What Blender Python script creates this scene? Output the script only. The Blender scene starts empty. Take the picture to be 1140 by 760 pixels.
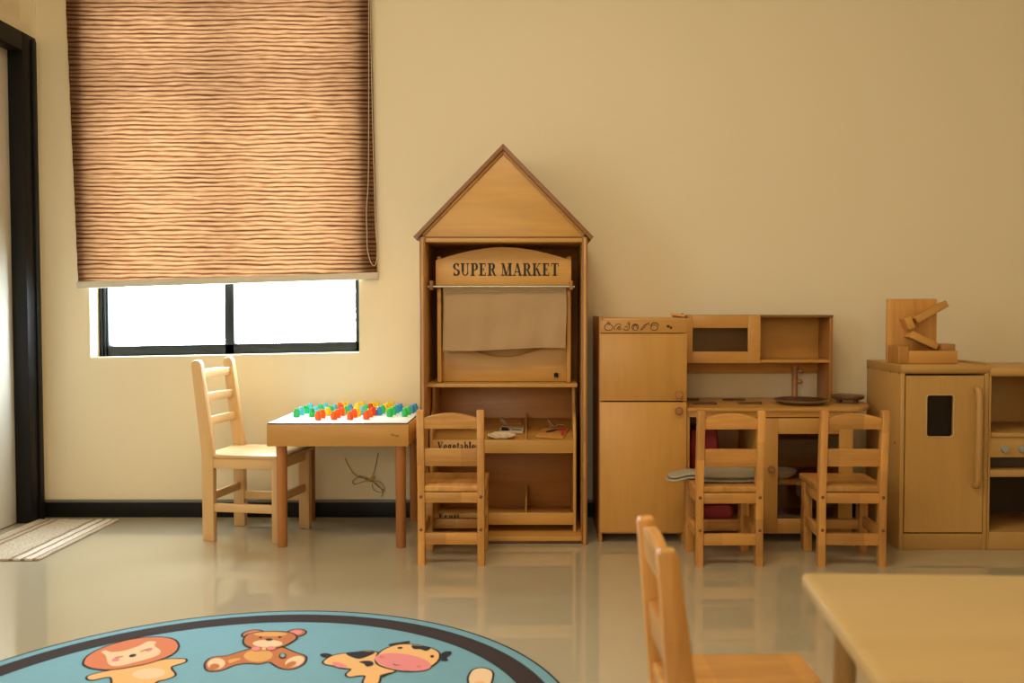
import bpy, bmesh, math, random
from mathutils import Vector, Matrix
random.seed(7)
SC = bpy.context.scene
COL = SC.collection
PI = math.pi

# ------------------------------------------------------------------ camera geometry
PITCH = math.radians(1.97); FPX = 1020.0; EYE = 0.908
def floor_pt(px, py, z=0.0):
    """floor point seen at a place of the photograph (used to lay the rug's print out on the floor)"""
    u = (px-600)/FPX; v = (380-py)/FPX
    y = math.cos(PITCH)+v*math.sin(PITCH); zz = v*math.cos(PITCH)-math.sin(PITCH)
    t = (z-EYE)/zz
    return (u*t, y*t)

# ------------------------------------------------------------------ materials
def new_mat(name):
    m = bpy.data.materials.new(name); m.use_nodes = True
    nt = m.node_tree
    return m, nt, nt.nodes['Principled BSDF']
def lin(r, g, b):
    f = lambda c: (c/255/12.92) if c/255 <= 0.04045 else ((c/255+0.055)/1.055)**2.4
    return (f(r), f(g), f(b), 1)
def plain(name, col, rough=0.5, metal=0.0, spec=0.5, noise=0.0, nscale=20):
    m, nt, b = new_mat(name)
    b.inputs['Base Color'].default_value = col
    b.inputs['Roughness'].default_value = rough
    b.inputs['Metallic'].default_value = metal
    b.inputs['Specular IOR Level'].default_value = spec
    if noise:
        tc = nt.nodes.new('ShaderNodeTexCoord'); n = nt.nodes.new('ShaderNodeTexNoise')
        n.inputs['Scale'].default_value = nscale; n.inputs['Detail'].default_value = 4
        nt.links.new(tc.outputs['Object'], n.inputs['Vector'])
        mx = nt.nodes.new('ShaderNodeMix'); mx.data_type = 'RGBA'
        mx.inputs['A'].default_value = tuple(c*(1-noise) for c in col[:3])+(1,)
        mx.inputs['B'].default_value = tuple(min(1, c*(1+noise)) for c in col[:3])+(1,)
        nt.links.new(n.outputs['Fac'], mx.inputs['Factor']); nt.links.new(mx.outputs['Result'], b.inputs['Base Color'])
        bp = nt.nodes.new('ShaderNodeBump'); bp.inputs['Strength'].default_value = 0.08
        nt.links.new(n.outputs['Fac'], bp.inputs['Height']); nt.links.new(bp.outputs['Normal'], b.inputs['Normal'])
    return m
def wood(name, col, axis='x', contrast=0.22, rough=0.38, scale=9.0, blocks=0.0):
    """planed timber: grain stretched along one axis, broad tonal bands, faint pores"""
    m, nt, b = new_mat(name)
    tc = nt.nodes.new('ShaderNodeTexCoord'); mp = nt.nodes.new('ShaderNodeMapping')
    oi = nt.nodes.new('ShaderNodeObjectInfo')
    s = [scale, scale, scale]; s['xyz'.index(axis)] = scale*0.09
    mp.inputs['Scale'].default_value = s
    nt.links.new(tc.outputs['Object'], mp.inputs['Vector'])
    mul = nt.nodes.new('ShaderNodeMath'); mul.operation = 'MULTIPLY'; mul.inputs[1].default_value = 37.0
    nt.links.new(oi.outputs['Random'], mul.inputs[0])
    cmb = nt.nodes.new('ShaderNodeCombineXYZ')
    for k in range(3): nt.links.new(mul.outputs[0], cmb.inputs[k])
    nt.links.new(cmb.outputs[0], mp.inputs['Location'])
    n1 = nt.nodes.new('ShaderNodeTexNoise'); n1.inputs['Scale'].default_value = 1.6; n1.inputs['Detail'].default_value = 3; n1.inputs['Distortion'].default_value = 1.2
    n2 = nt.nodes.new('ShaderNodeTexNoise'); n2.inputs['Scale'].default_value = 9; n2.inputs['Detail'].default_value = 6
    for n in (n1, n2): nt.links.new(mp.outputs[0], n.inputs['Vector'])
    r = nt.nodes.new('ShaderNodeValToRGB')
    e = r.color_ramp.elements
    e[0].position = 0.3; e[1].position = 0.72
    e[0].color = (col[0]*(1-contrast), col[1]*(1-contrast*1.3), col[2]*(1-contrast*1.6), 1)
    e[1].color = (min(1, col[0]*(1+contrast*.5)), min(1, col[1]*(1+contrast*.55)), min(1, col[2]*(1+contrast*.6)), 1)
    add = nt.nodes.new('ShaderNodeMath'); add.operation = 'MULTIPLY_ADD'; add.inputs[1].default_value = 0.35; 
    nt.links.new(n2.outputs['Fac'], add.inputs[0])
    sc = nt.nodes.new('ShaderNodeMath'); sc.operation = 'MULTIPLY'; sc.inputs[1].default_value = 0.68
    nt.links.new(n1.outputs['Fac'], sc.inputs[0]); nt.links.new(sc.outputs[0], add.inputs[2])
    nt.links.new(add.outputs[0], r.inputs['Fac'])
    hv = nt.nodes.new('ShaderNodeHueSaturation')
    mr = nt.nodes.new('ShaderNodeMapRange'); mr.inputs['To Min'].default_value = 0.90; mr.inputs['To Max'].default_value = 1.09
    nt.links.new(oi.outputs['Random'], mr.inputs['Value']); nt.links.new(mr.outputs[0], hv.inputs['Value'])
    if blocks:   # finger-jointed staves: a change of tone from one short board to the next
        sp = nt.nodes.new('ShaderNodeSeparateXYZ'); nt.links.new(tc.outputs['Object'], sp.inputs[0])
        ma = nt.nodes.new('ShaderNodeMath'); ma.operation = 'MULTIPLY_ADD'; ma.inputs[1].default_value = 7.3
        nt.links.new(sp.outputs['XYZ'.index(axis.upper())], ma.inputs[0]); nt.links.new(mul.outputs[0], ma.inputs[2])
        fl = nt.nodes.new('ShaderNodeMath'); fl.operation = 'FLOOR'; nt.links.new(ma.outputs[0], fl.inputs[0])
        wn = nt.nodes.new('ShaderNodeTexWhiteNoise'); wn.noise_dimensions = '1D'; nt.links.new(fl.outputs[0], wn.inputs['W'])
        m2 = nt.nodes.new('ShaderNodeMapRange'); m2.inputs['To Min'].default_value = 1-blocks; m2.inputs['To Max'].default_value = 1+blocks*.6
        nt.links.new(wn.outputs['Value'], m2.inputs['Value'])
        mm = nt.nodes.new('ShaderNodeMath'); mm.operation = 'MULTIPLY'; nt.links.new(mr.outputs[0], mm.inputs[0]); nt.links.new(m2.outputs[0], mm.inputs[1])
        nt.links.new(mm.outputs[0], hv.inputs['Value'])
    nt.links.new(r.outputs[0], hv.inputs['Color']); nt.links.new(hv.outputs[0], b.inputs['Base Color'])
    b.inputs['Roughness'].default_value = rough
    bp = nt.nodes.new('ShaderNodeBump'); bp.inputs['Strength'].default_value = 0.05; bp.inputs['Distance'].default_value = 0.002
    nt.links.new(n2.outputs['Fac'], bp.inputs['Height']); nt.links.new(bp.outputs['Normal'], b.inputs['Normal'])
    return m

def tri(name, col, **k):
    return {a: wood(name+'_grain_'+a, col, a, **k) for a in 'xyz'}
PINE   = tri('pine', (0.60, 0.30, 0.078), contrast=0.34, blocks=0.2)             # toddler chairs
BEECH  = tri('beech', (0.66, 0.42, 0.19), contrast=0.10)             # chair by the window
BIRCH  = tri('birch_ply', (0.58, 0.31, 0.078), contrast=0.14)        # market house and stand
EDGE   = tri('ply_edge', (0.25, 0.115, 0.042), contrast=0.3)         # stained plywood edges
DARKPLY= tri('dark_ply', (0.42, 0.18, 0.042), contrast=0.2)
MAPLE  = tri('maple', (0.56, 0.285, 0.068), contrast=0.09)             # kitchen fronts
CAB    = tri('cabinet_laminate', (0.50, 0.285, 0.085), contrast=0.07) # right hand cabinet
TTOP   = tri('table_laminate', (0.53, 0.36, 0.15), contrast=0.06, rough=0.45)
LEGRED = tri('red_brown_leg', (0.42, 0.165, 0.045), contrast=0.2)
DKWOOD = tri('dark_wood', (0.13, 0.055, 0.03), contrast=0.3)
CHERRY = tri('cherry', (0.34, 0.15, 0.05), contrast=0.25)
BLACK  = plain('black_paint', (0.008, 0.008, 0.008, 1), 0.5, spec=.2)
BASEM  = plain('baseboard_black', (0.008, 0.008, 0.007, 1), 0.45, spec=.2)
FRAMEM = plain('window_frame_charcoal', (0.014, 0.017, 0.017, 1), 0.5, spec=.25)
INK    = plain('black_ink', (0.015, 0.012, 0.010, 1), 0.6)
BURN   = plain('burnt_engraving', (0.055, 0.022, 0.009, 1), 0.7)
SCREW  = plain('screw_cap_brown', (0.16, 0.065, 0.025, 1), 0.4)
STEEL  = plain('steel', (0.34, 0.32, 0.29, 1), 0.3, 1.0)
SINKM  = plain('sink_steel', (0.55, 0.53, 0.48, 1), 0.33, 1.0)
KNOBG  = plain('grey_knob', (0.33, 0.32, 0.28, 1), 0.4)
WHITE  = plain('white_laminate', (0.80, 0.79, 0.77, 1), 0.3)
CREAM  = plain('cream_card', (0.62, 0.50, 0.34, 1), 0.7, noise=0.1)
PAPER  = plain('crumpled_paper', (0.70, 0.56, 0.38, 1), 0.8, noise=0.15)
REDC   = plain('dark_red_cloth', (0.17, 0.005, 0.007, 1), 0.8, noise=0.25)
REDP   = plain('red_print', (0.55, 0.05, 0.04, 1), 0.6)
GREYC  = plain('grey_cloth', (0.37, 0.325, 0.23, 1), 0.9, noise=0.08, nscale=60)
DKLINE = plain('dark_edge', (0.05, 0.03, 0.02, 1), 0.5)
STRING = plain('string', (0.5, 0.42, 0.3, 1), 0.9)
YELLOW = plain('yellow_tie', (0.62, 0.36, 0.03, 1), 0.6)
WIRE   = plain('tan_wire', (0.34, 0.25, 0.11, 1), 0.5)
BARM   = plain('blind_bar', (0.60, 0.54, 0.42, 1), 0.5)
DISHM  = plain('white_dish', (0.75, 0.73, 0.68, 1), 0.25)
STICKM = plain('dark_stick_wood', (.10, .042, .02, 1), .45, noise=.3, nscale=60)
OVEN_SHADE   = plain('oven_interior_shade', (0.05, 0.03, 0.015, 1), 0.6)  # near-black colour that carries the shade inside the oven unit

def wall_mat(name, col):
    m, nt, b = new_mat(name)
    tc = nt.nodes.new('ShaderNodeTexCoord')
    n = nt.nodes.new('ShaderNodeTexNoise'); n.inputs['Scale'].default_value = 1.1; n.inputs['Detail'].default_value = 3
    n2 = nt.nodes.new('ShaderNodeTexNoise'); n2.inputs['Scale'].default_value = 160; n2.inputs['Detail'].default_value = 2
    for k in (n, n2): nt.links.new(tc.outputs['Object'], k.inputs['Vector'])
    mx = nt.nodes.new('ShaderNodeMix'); mx.data_type = 'RGBA'
    mx.inputs['A'].default_value = tuple(c*0.97 for c in col[:3])+(1,); mx.inputs['B'].default_value = tuple(c*1.03 for c in col[:3])+(1,)
    nt.links.new(n.outputs['Fac'], mx.inputs['Factor']); nt.links.new(mx.outputs['Result'], b.inputs['Base Color'])
    bp = nt.nodes.new('ShaderNodeBump'); bp.inputs['Strength'].default_value = 0.03; bp.inputs['Distance'].default_value = 0.001
    nt.links.new(n2.outputs['Fac'], bp.inputs['Height']); nt.links.new(bp.outputs['Normal'], b.inputs['Normal'])
    b.inputs['Roughness'].default_value = 0.75; b.inputs['Specular IOR Level'].default_value = 0.25
    return m
WALLM = wall_mat('cream_wall_paint', (0.80, 0.70, 0.505, 1))
CEILM = wall_mat('ceiling_paint', (0.80, 0.74, 0.62, 1))

def floor_mat():
    m, nt, b = new_mat('polished_vinyl_floor')
    tc = nt.nodes.new('ShaderNodeTexCoord')
    n = nt.nodes.new('ShaderNodeTexNoise'); n.inputs['Scale'].default_value = 2.2; n.inputs['Detail'].default_value = 5
    nt.links.new(tc.outputs['Object'], n.inputs['Vector'])
    mx = nt.nodes.new('ShaderNodeMix'); mx.data_type = 'RGBA'
    mx.inputs['A'].default_value = (0.435, 0.372, 0.255, 1); mx.inputs['B'].default_value = (0.475, 0.408, 0.28, 1)
    nt.links.new(n.outputs['Fac'], mx.inputs['Factor']); nt.links.new(mx.outputs['Result'], b.inputs['Base Color'])
    rr = nt.nodes.new('ShaderNodeMapRange'); rr.inputs['To Min'].default_value = 0.02; rr.inputs['To Max'].default_value = 0.04
    nt.links.new(n.outputs['Fac'], rr.inputs['Value']); nt.links.new(rr.outputs[0], b.inputs['Roughness'])
    b.inputs['IOR'].default_value = 2.0
    return m
FLOORM = floor_mat()

def glass_mat(name, tint=(1, 1, 1, 1), gloss=0.1):
    m = bpy.data.materials.new(name); m.use_nodes = True; nt = m.node_tree; nt.nodes.clear()
    o = nt.nodes.new('ShaderNodeOutputMaterial'); t = nt.nodes.new('ShaderNodeBsdfTransparent'); g = nt.nodes.new('ShaderNodeBsdfGlossy')
    t.inputs['Color'].default_value = tint; g.inputs['Roughness'].default_value = 0.03
    lw = nt.nodes.new('ShaderNodeLayerWeight'); lw.inputs['Blend'].default_value = 0.5
    pw = nt.nodes.new('ShaderNodeMath'); pw.operation = 'POWER'; pw.inputs[1].default_value = 4.0
    fr = nt.nodes.new('ShaderNodeMath'); fr.operation = 'MULTIPLY_ADD'; fr.inputs[1].default_value = 0.6; fr.inputs[2].default_value = 0.035
    nt.links.new(lw.outputs['Facing'], pw.inputs[0]); nt.links.new(pw.outputs[0], fr.inputs[0])
    mx = nt.nodes.new('ShaderNodeMixShader')
    nt.links.new(fr.outputs[0], mx.inputs[0]); nt.links.new(t.outputs[0], mx.inputs[1]); nt.links.new(g.outputs[0], mx.inputs[2])
    nt.links.new(mx.outputs[0], o.inputs['Surface'])
    return m
PANE = glass_mat('window_glass'); CABGLASS = glass_mat('acrylic_pane', (0.80, 0.76, 0.70, 1))

def blind_mat():
    m = bpy.data.materials.new('woven_brown_blind'); m.use_nodes = True; nt = m.node_tree; nt.nodes.clear()
    o = nt.nodes.new('ShaderNodeOutputMaterial')
    tc = nt.nodes.new('ShaderNodeTexCoord')
    def noise(sx, sz, det, dist=0.0):
        mp = nt.nodes.new('ShaderNodeMapping'); mp.inputs['Scale'].default_value = (sx, 1, sz)
        n = nt.nodes.new('ShaderNodeTexNoise'); n.inputs['Scale'].default_value = 1; n.inputs['Detail'].default_value = det; n.inputs['Distortion'].default_value = dist
        nt.links.new(tc.outputs['Object'], mp.inputs['Vector']); nt.links.new(mp.outputs[0], n.inputs['Vector']); return n
    def math_(op, x, y=0.0):
        k = nt.nodes.new('ShaderNodeMath'); k.operation = op
        for i, v in enumerate((x, y)):
            if isinstance(v, (int, float)): k.inputs[i].default_value = v
            else: nt.links.new(v, k.inputs[i])
        return k.outputs[0]
    # woven reed bands: a wavering sine across the drop, broken by fine streaks and the cross threads
    sep = nt.nodes.new('ShaderNodeSeparateXYZ'); nt.links.new(tc.outputs['Object'], sep.inputs[0])
    lo = noise(4.0, 14, 2); st = noise(16, 230, 2); st2 = noise(4.5, 80, 1); w = noise(330, 330, 1)
    ph = math_('ADD', math_('MULTIPLY', sep.outputs['Z'], 2*PI/.0187), math_('MULTIPLY', lo.outputs['Fac'], 9.0))
    dip = math_('MULTIPLY_ADD', math_('SINE', ph), 0.5); nt.nodes[-1].inputs[2].default_value = 0.5
    dip = math_('MULTIPLY', math_('POWER', dip, 2.6), math_('MULTIPLY_ADD', st2.outputs['Fac'], 2.4)); nt.nodes[-2].inputs[2].default_value = -0.35
    s = math_('SUBTRACT', math_('ADD', math_('MULTIPLY', st.outputs['Fac'], 0.52), math_('ADD', 0.28, math_('MULTIPLY', w.outputs['Fac'], 0.22))), math_('MULTIPLY', dip, 0.42))
    r = nt.nodes.new('ShaderNodeValToRGB'); e = r.color_ramp.elements
    e[0].position = 0.20; e[0].color = (0.10, 0.038, 0.018, 1)
    e[1].position = 0.75; e[1].color = (0.66, 0.42, 0.22, 1)
    k = e.new(0.45); k.color = (0.27, 0.125, 0.055, 1)
    nt.links.new(s, r.inputs['Fac'])
    d = nt.nodes.new('ShaderNodeBsdfDiffuse'); t = nt.nodes.new('ShaderNodeBsdfTranslucent'); ad = nt.nodes.new('ShaderNodeAddShader')
    for q, kf in ((d, BLIND_D), (t, BLIND_T)):
        sc_ = nt.nodes.new('ShaderNodeMix'); sc_.data_type = 'RGBA'; sc_.blend_type = 'MULTIPLY'; sc_.inputs['Factor'].default_value = 1
        sc_.inputs['B'].default_value = (*kf, 1); nt.links.new(r.outputs[0], sc_.inputs['A']); nt.links.new(sc_.outputs['Result'], q.inputs['Color'])
    nt.links.new(d.outputs[0], ad.inputs[0]); nt.links.new(t.outputs[0], ad.inputs[1]); nt.links.new(ad.outputs[0], o.inputs['Surface'])
    return m
BLIND_D = (.27, .23, .22)   # reflected share of the weave's colour
BLIND_T = (.080, .062, .050)
BLINDM = blind_mat()

def mat_stripes():
    m, nt, b = new_mat('woven_door_mat')
    tc = nt.nodes.new('ShaderNodeTexCoord'); sep = nt.nodes.new('ShaderNodeSeparateXYZ'); nt.links.new(tc.outputs['Object'], sep.inputs[0])
    mr = nt.nodes.new('ShaderNodeMapRange'); mr.inputs['From Min'].default_value = -0.19; mr.inputs['From Max'].default_value = 0.19
    nt.links.new(sep.outputs['X'], mr.inputs['Value'])
    r = nt.nodes.new('ShaderNodeValToRGB'); r.color_ramp.interpolation = 'CONSTANT'; e = r.color_ramp.elements
    A = (0.52, 0.43, 0.32, 1); Bc = (0.30, 0.21, 0.13, 1); Cc = (0.68, 0.60, 0.50, 1)
    stops = [(0, A), (.16, Bc), (.19, A), (.24, Bc), (.28, A), (.66, Bc), (.70, Cc), (.77, Bc), (.81, Cc), (.88, Bc), (.91, A), (.96, Bc)]
    e[0].color = A
    e[1].position = stops[1][0]; e[1].color = stops[1][1]
    for p, c in stops[2:]:
        q = e.new(p); q.color = c
    nt.links.new(mr.outputs[0], r.inputs['Fac'])
    n = nt.nodes.new('ShaderNodeTexNoise'); n.inputs['Scale'].default_value = 130; n.inputs['Detail'].default_value = 3
    nt.links.new(tc.outputs['Object'], n.inputs['Vector'])
    mx = nt.nodes.new('ShaderNodeMix'); mx.data_type = 'RGBA'; mx.blend_type = 'OVERLAY'; mx.inputs['Factor'].default_value = 0.75
    nt.links.new(r.outputs[0], mx.inputs['A']); nt.links.new(n.outputs['Fac'], mx.inputs['B']); nt.links.new(mx.outputs['Result'], b.inputs['Base Color'])
    bp = nt.nodes.new('ShaderNodeBump'); bp.inputs['Strength'].default_value = 0.6; bp.inputs['Distance'].default_value = 0.004
    nt.links.new(n.outputs['Fac'], bp.inputs['Height']); nt.links.new(bp.outputs['Normal'], b.inputs['Normal'])
    b.inputs['Roughness'].default_value = 0.95; b.inputs['Specular IOR Level'].default_value = 0.1
    return m
MATM = mat_stripes()

def curtain_mat():
    m = bpy.data.materials.new('beige_curtain_cloth'); m.use_nodes = True; nt = m.node_tree; b = nt.nodes['Principled BSDF']
    b.inputs['Base Color'].default_value = (0.42, 0.275, 0.145, 1); b.inputs['Roughness'].default_value = 0.9
    tc = nt.nodes.new('ShaderNodeTexCoord'); n = nt.nodes.new('ShaderNodeTexNoise'); n.inputs['Scale'].default_value = 300
    nt.links.new(tc.outputs['Object'], n.inputs['Vector'])
    bp = nt.nodes.new('ShaderNodeBump'); bp.inputs['Strength'].default_value = 0.1; nt.links.new(n.outputs['Fac'], bp.inputs['Height']); nt.links.new(bp.outputs['Normal'], b.inputs['Normal'])
    return m
CURTM = curtain_mat()
def peg_mat(name, c):
    m, nt, b = new_mat(name)
    b.inputs['Base Color'].default_value = c; b.inputs['Roughness'].default_value = 0.15
    b.inputs['Transmission Weight'].default_value = 0.0
    b.inputs['Subsurface Weight'].default_value = 0.35; b.inputs['Subsurface Radius'].default_value = (0.01, 0.01, 0.01); b.inputs['Subsurface Scale'].default_value = 0.6
    return m
PEGM = {'green': peg_mat('peg_green', (0.02, 0.50, 0.13, 1)), 'blue': peg_mat('peg_blue', (0.03, 0.30, 0.62, 1)),
        'orange': peg_mat('peg_orange', (0.85, 0.12, 0.01, 1)), 'yellow': peg_mat('peg_yellow', (0.85, 0.58, 0.02, 1)),
        'red': peg_mat('peg_red', (0.75, 0.05, 0.012, 1)), 'aqua': peg_mat('peg_aqua', (0.10, 0.55, 0.70, 1))}

# ------------------------------------------------------------------ mesh collecting
class MB:
    def __init__(s): s.bm = bmesh.new()
    def _add(s, t, mi=0, smooth=False):
        for f in t.faces: f.material_index = mi; f.smooth = smooth
        me = bpy.data.meshes.new('tmp'); t.to_mesh(me); t.free(); s.bm.from_mesh(me); bpy.data.meshes.remove(me)
        return s
    def box(s, x0, x1, y0, y1, z0, z1, bev=0.002, mi=0, M=None, seg=2):
        t = bmesh.new(); bmesh.ops.create_cube(t, size=1)
        for v in t.verts:
            v.co = Vector(((x0+x1)/2+v.co.x*(x1-x0), (y0+y1)/2+v.co.y*(y1-y0), (z0+z1)/2+v.co.z*(z1-z0)))
        if bev > 0:
            b = min(bev, 0.45*min(abs(x1-x0), abs(y1-y0), abs(z1-z0)))
            bmesh.ops.bevel(t, geom=t.edges[:], offset=b, segments=seg, profile=0.5, affect='EDGES')
        if M is not None: bmesh.ops.transform(t, matrix=M, verts=t.verts[:])
        return s._add(t, mi)
    def hexa(s, pts8, bev=0.002, mi=0):
        """box from 8 corners: bottom ring of four then top ring of four"""
        t = bmesh.new(); v = [t.verts.new(p) for p in pts8]
        for f in ((3, 2, 1, 0), (4, 5, 6, 7), (0, 1, 5, 4), (1, 2, 6, 5), (2, 3, 7, 6), (3, 0, 4, 7)): t.faces.new([v[i] for i in f])
        bmesh.ops.recalc_face_normals(t, faces=t.faces[:])
        if bev > 0: bmesh.ops.bevel(t, geom=t.edges[:], offset=bev, segments=2, profile=0.5, affect='EDGES')
        return s._add(t, mi)
    def prism(s, poly, axis, d0, d1, bev=0.0, mi=0, M=None):
        """closed 2-D outline extruded along an axis; poly is (x,z) for y, (y,z) for x, (x,y) for z"""
        t = bmesh.new()
        def mk(p, d): return {'y': (p[0], d, p[1]), 'x': (d, p[0], p[1]), 'z': (p[0], p[1], d)}[axis]
        a = [t.verts.new(mk(p, d0)) for p in poly]; b = [t.verts.new(mk(p, d1)) for p in poly]
        n = len(poly)
        fa = t.faces.new(a); fb = t.faces.new(b[::-1])
        for i in range(n): t.faces.new((a[i], b[i], b[(i+1) % n], a[(i+1) % n]))
        bmesh.ops.recalc_face_normals(t, faces=t.faces[:])
        if bev > 0:
            es = [e for e in fa.edges]+[e for e in fb.edges]
            bmesh.ops.bevel(t, geom=es, offset=bev, segments=2, profile=0.5, affect='EDGES')
        bmesh.ops.triangulate(t, faces=[f for f in t.faces if len(f.verts) > 4])
        if M is not None: bmesh.ops.transform(t, matrix=M, verts=t.verts[:])
        return s._add(t, mi)
    def flat(s, poly, z, mi=0):
        t = bmesh.new(); f = t.faces.new([t.verts.new((p[0], p[1], z)) for p in poly])
        f.normal_update()
        if f.normal.z < 0: f.normal_flip()
        bmesh.ops.triangulate(t, faces=t.faces[:]); return s._add(t, mi)
    def lathe(s, prof, c=(0, 0, 0), n=24, mi=0, axis='z', M=None, smooth=True):
        t = bmesh.new(); rings = []
        for r, h in prof:
            if r < 1e-6: rings.append([t.verts.new((0, 0, h))])
            else: rings.append([t.verts.new((r*math.cos(2*PI*k/n), r*math.sin(2*PI*k/n), h)) for k in range(n)])
        for A, B in zip(rings, rings[1:]):
            for k in range(n):
                a0, a1 = A[k % len(A)], A[(k+1) % len(A)]; b0, b1 = B[k % len(B)], B[(k+1) % len(B)]
                vs = []
                for v in (a0, a1, b1, b0):
                    if v not in vs: vs.append(v)
                if len(vs) > 2: t.faces.new(vs)
        if len(rings[0]) > 1: t.faces.new(rings[0][::-1])
        if len(rings[-1]) > 1: t.faces.new(rings[-1])
        bmesh.ops.recalc_face_normals(t, faces=t.faces[:])
        R = {'z': Matrix(), 'y': Matrix.Rotation(PI/2, 4, 'X'), 'x': Matrix.Rotation(PI/2, 4, 'Y')}[axis]   # y: points to -Y
        T = Matrix.Translation(c) @ R
        if M is not None: T = M @ T
        bmesh.ops.transform(t, matrix=T, verts=t.verts[:])
        s._add(t, mi, smooth)
        return s
    def tube(s, pts, r, n=8, mi=0, closed=False):
        t = bmesh.new(); P = [Vector(p) for p in pts]; rings = []; m = len(P)
        up = Vector((0.13, 0.21, 0.97))
        for i in range(m):
            a = P[i-1] if (i > 0 or closed) else P[i]; b = P[(i+1) % m] if (i < m-1 or closed) else P[i]
            d = (b-a).normalized(); e = d.cross(up)
            if e.length < 1e-3: e = d.cross(Vector((1, 0, 0)))
            e.normalize(); g = d.cross(e)
            rr = r[i] if isinstance(r, (list, tuple)) else r
            rings.append([t.verts.new(P[i]+e*rr*math.cos(2*PI*k/n)+g*rr*math.sin(2*PI*k/n)) for k in range(n)])
        for i in range(m if closed else m-1):
            A, B = rings[i], rings[(i+1) % m]
            for k in range(n): t.faces.new((A[k], A[(k+1) % n], B[(k+1) % n], B[k]))
        if not closed: t.faces.new(rings[0][::-1]); t.faces.new(rings[-1])
        bmesh.ops.recalc_face_normals(t, faces=t.faces[:])
        return s._add(t, mi, True)
    def grid(s, f, nu, nv, mi=0, smooth=True):
        t = bmesh.new(); V = [[t.verts.new(f(i/nu, j/nv)) for j in range(nv+1)] for i in range(nu+1)]
        for i in range(nu):
            for j in range(nv): t.faces.new((V[i][j], V[i+1][j], V[i+1][j+1], V[i][j+1]))
        return s._add(t, mi, smooth)
    def ball(s, c, r, mi=0, sc=(1, 1, 1), n=16):
        t = bmesh.new(); bmesh.ops.create_uvsphere(t, u_segments=n, v_segments=n//2+2, radius=r)
        for v in t.verts: v.co = Vector((c[0]+v.co.x*sc[0], c[1]+v.co.y*sc[1], c[2]+v.co.z*sc[2]))
        return s._add(t, mi, True)
    def build(s, name, mats, parent=None):
        me = bpy.data.meshes.new(name)
        org = ORG.get(parent.name, Vector()) if parent else Vector()
        if org.length: bmesh.ops.translate(s.bm, vec=-org, verts=s.bm.verts[:])
        s.bm.to_mesh(me); s.bm.free(); me.set_sharp_from_angle(angle=math.radians(42))
        for m in (mats if isinstance(mats, (list, tuple)) else [mats]): me.materials.append(m)
        o = bpy.data.objects.new(name, me); COL.objects.link(o)
        if parent: o.parent = parent; ORG[o.name] = org
        return o
ORG = {}
def tag(o, label=None, cat=None, group=None, kind=None):
    if label: o['label'] = label
    if cat: o['category'] = cat
    if group: o['group'] = group
    if kind: o['kind'] = kind
    return o
def thing(name, label, cat, loc, group=None, rz=0.0, world=True):
    """Empty at the thing's base; with world=True its parts are given in world coordinates"""
    o = bpy.data.objects.new(name, None); COL.objects.link(o); o.empty_display_size = 0.1
    o.location = loc; o.rotation_euler = (0, 0, rz)
    ORG[o.name] = Vector(loc) if world else Vector()
    return tag(o, label, cat, group)
def single(name, mb, mats, label, cat, loc, group=None):
    """a thing that is one mesh, its origin at loc"""
    bmesh.ops.translate(mb.bm, vec=-Vector(loc), verts=mb.bm.verts[:])
    o = mb.build(name, mats); o.location = loc
    return tag(o, label, cat, group)
def struct(name, mb, mats, parent=None):
    o = mb.build(name, mats, parent)
    if not parent: o['kind'] = 'structure'
    return o
def copy_tree(o, parent=None):
    c = o.copy(); COL.objects.link(c)
    if parent: c.parent = parent
    for ch in list(o.children): copy_tree(ch, c)
    return c
def catmull(P, n=6, closed=True):
    out = []; m = len(P)
    for i in range(m if closed else m-1):
        p = [P[(i+k-1) % m] if closed else P[min(max(i+k-1, 0), m-1)] for k in range(4)]
        for q in range(n):
            t = q/n
            out.append(tuple(0.5*((2*p[1][d])+(-p[0][d]+p[2][d])*t+(2*p[0][d]-5*p[1][d]+4*p[2][d]-p[3][d])*t*t+(-p[0][d]+3*p[1][d]-3*p[2][d]+p[3][d])*t**3) for d in range(len(P[0]))))
    if not closed: out.append(tuple(P[-1]))
    return out

# ------------------------------------------------------------------ serif lettering, drawn as strokes
TK, TN, SF = 0.20, 0.09, 0.08
def _rect(x0, y0, x1, y1): return [(x0, y0), (x1, y0), (x1, y1), (x0, y1)]
def _line(p, q, w):   # slanted stroke with horizontal ends
    return [(p[0]-w/2, p[1]), (p[0]+w/2, p[1]), (q[0]+w/2, q[1]), (q[0]-w/2, q[1])]
def _arc(cx, cy, rx, ry, a0, a1, tk=TK, tn=TN, n=18):
    o, i = [], []
    for k in range(n+1):
        a = math.radians(a0+(a1-a0)*k/n); w = tn+(tk-tn)*abs(math.cos(a))**1.3
        c, s_ = math.cos(a), math.sin(a)
        o.append((cx+(rx+w/2)*c, cy+(ry+w/2)*s_)); i.append((cx+(rx-w/2)*c, cy+(ry-w/2)*s_))
    return [[o[k], o[k+1], i[k+1], i[k]] for k in range(n)]
def _stem(x, y0=0, y1=1, sl=0.09, top=True, bot=True):
    r = [_rect(x-TK/2, y0, x+TK/2, y1)]
    if bot: r.append(_rect(x-TK/2-sl, y0, x+TK/2+sl, y0+SF))
    if top: r.append(_rect(x-TK/2-sl, y1-SF, x+TK/2+sl, y1))
    return r
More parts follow.
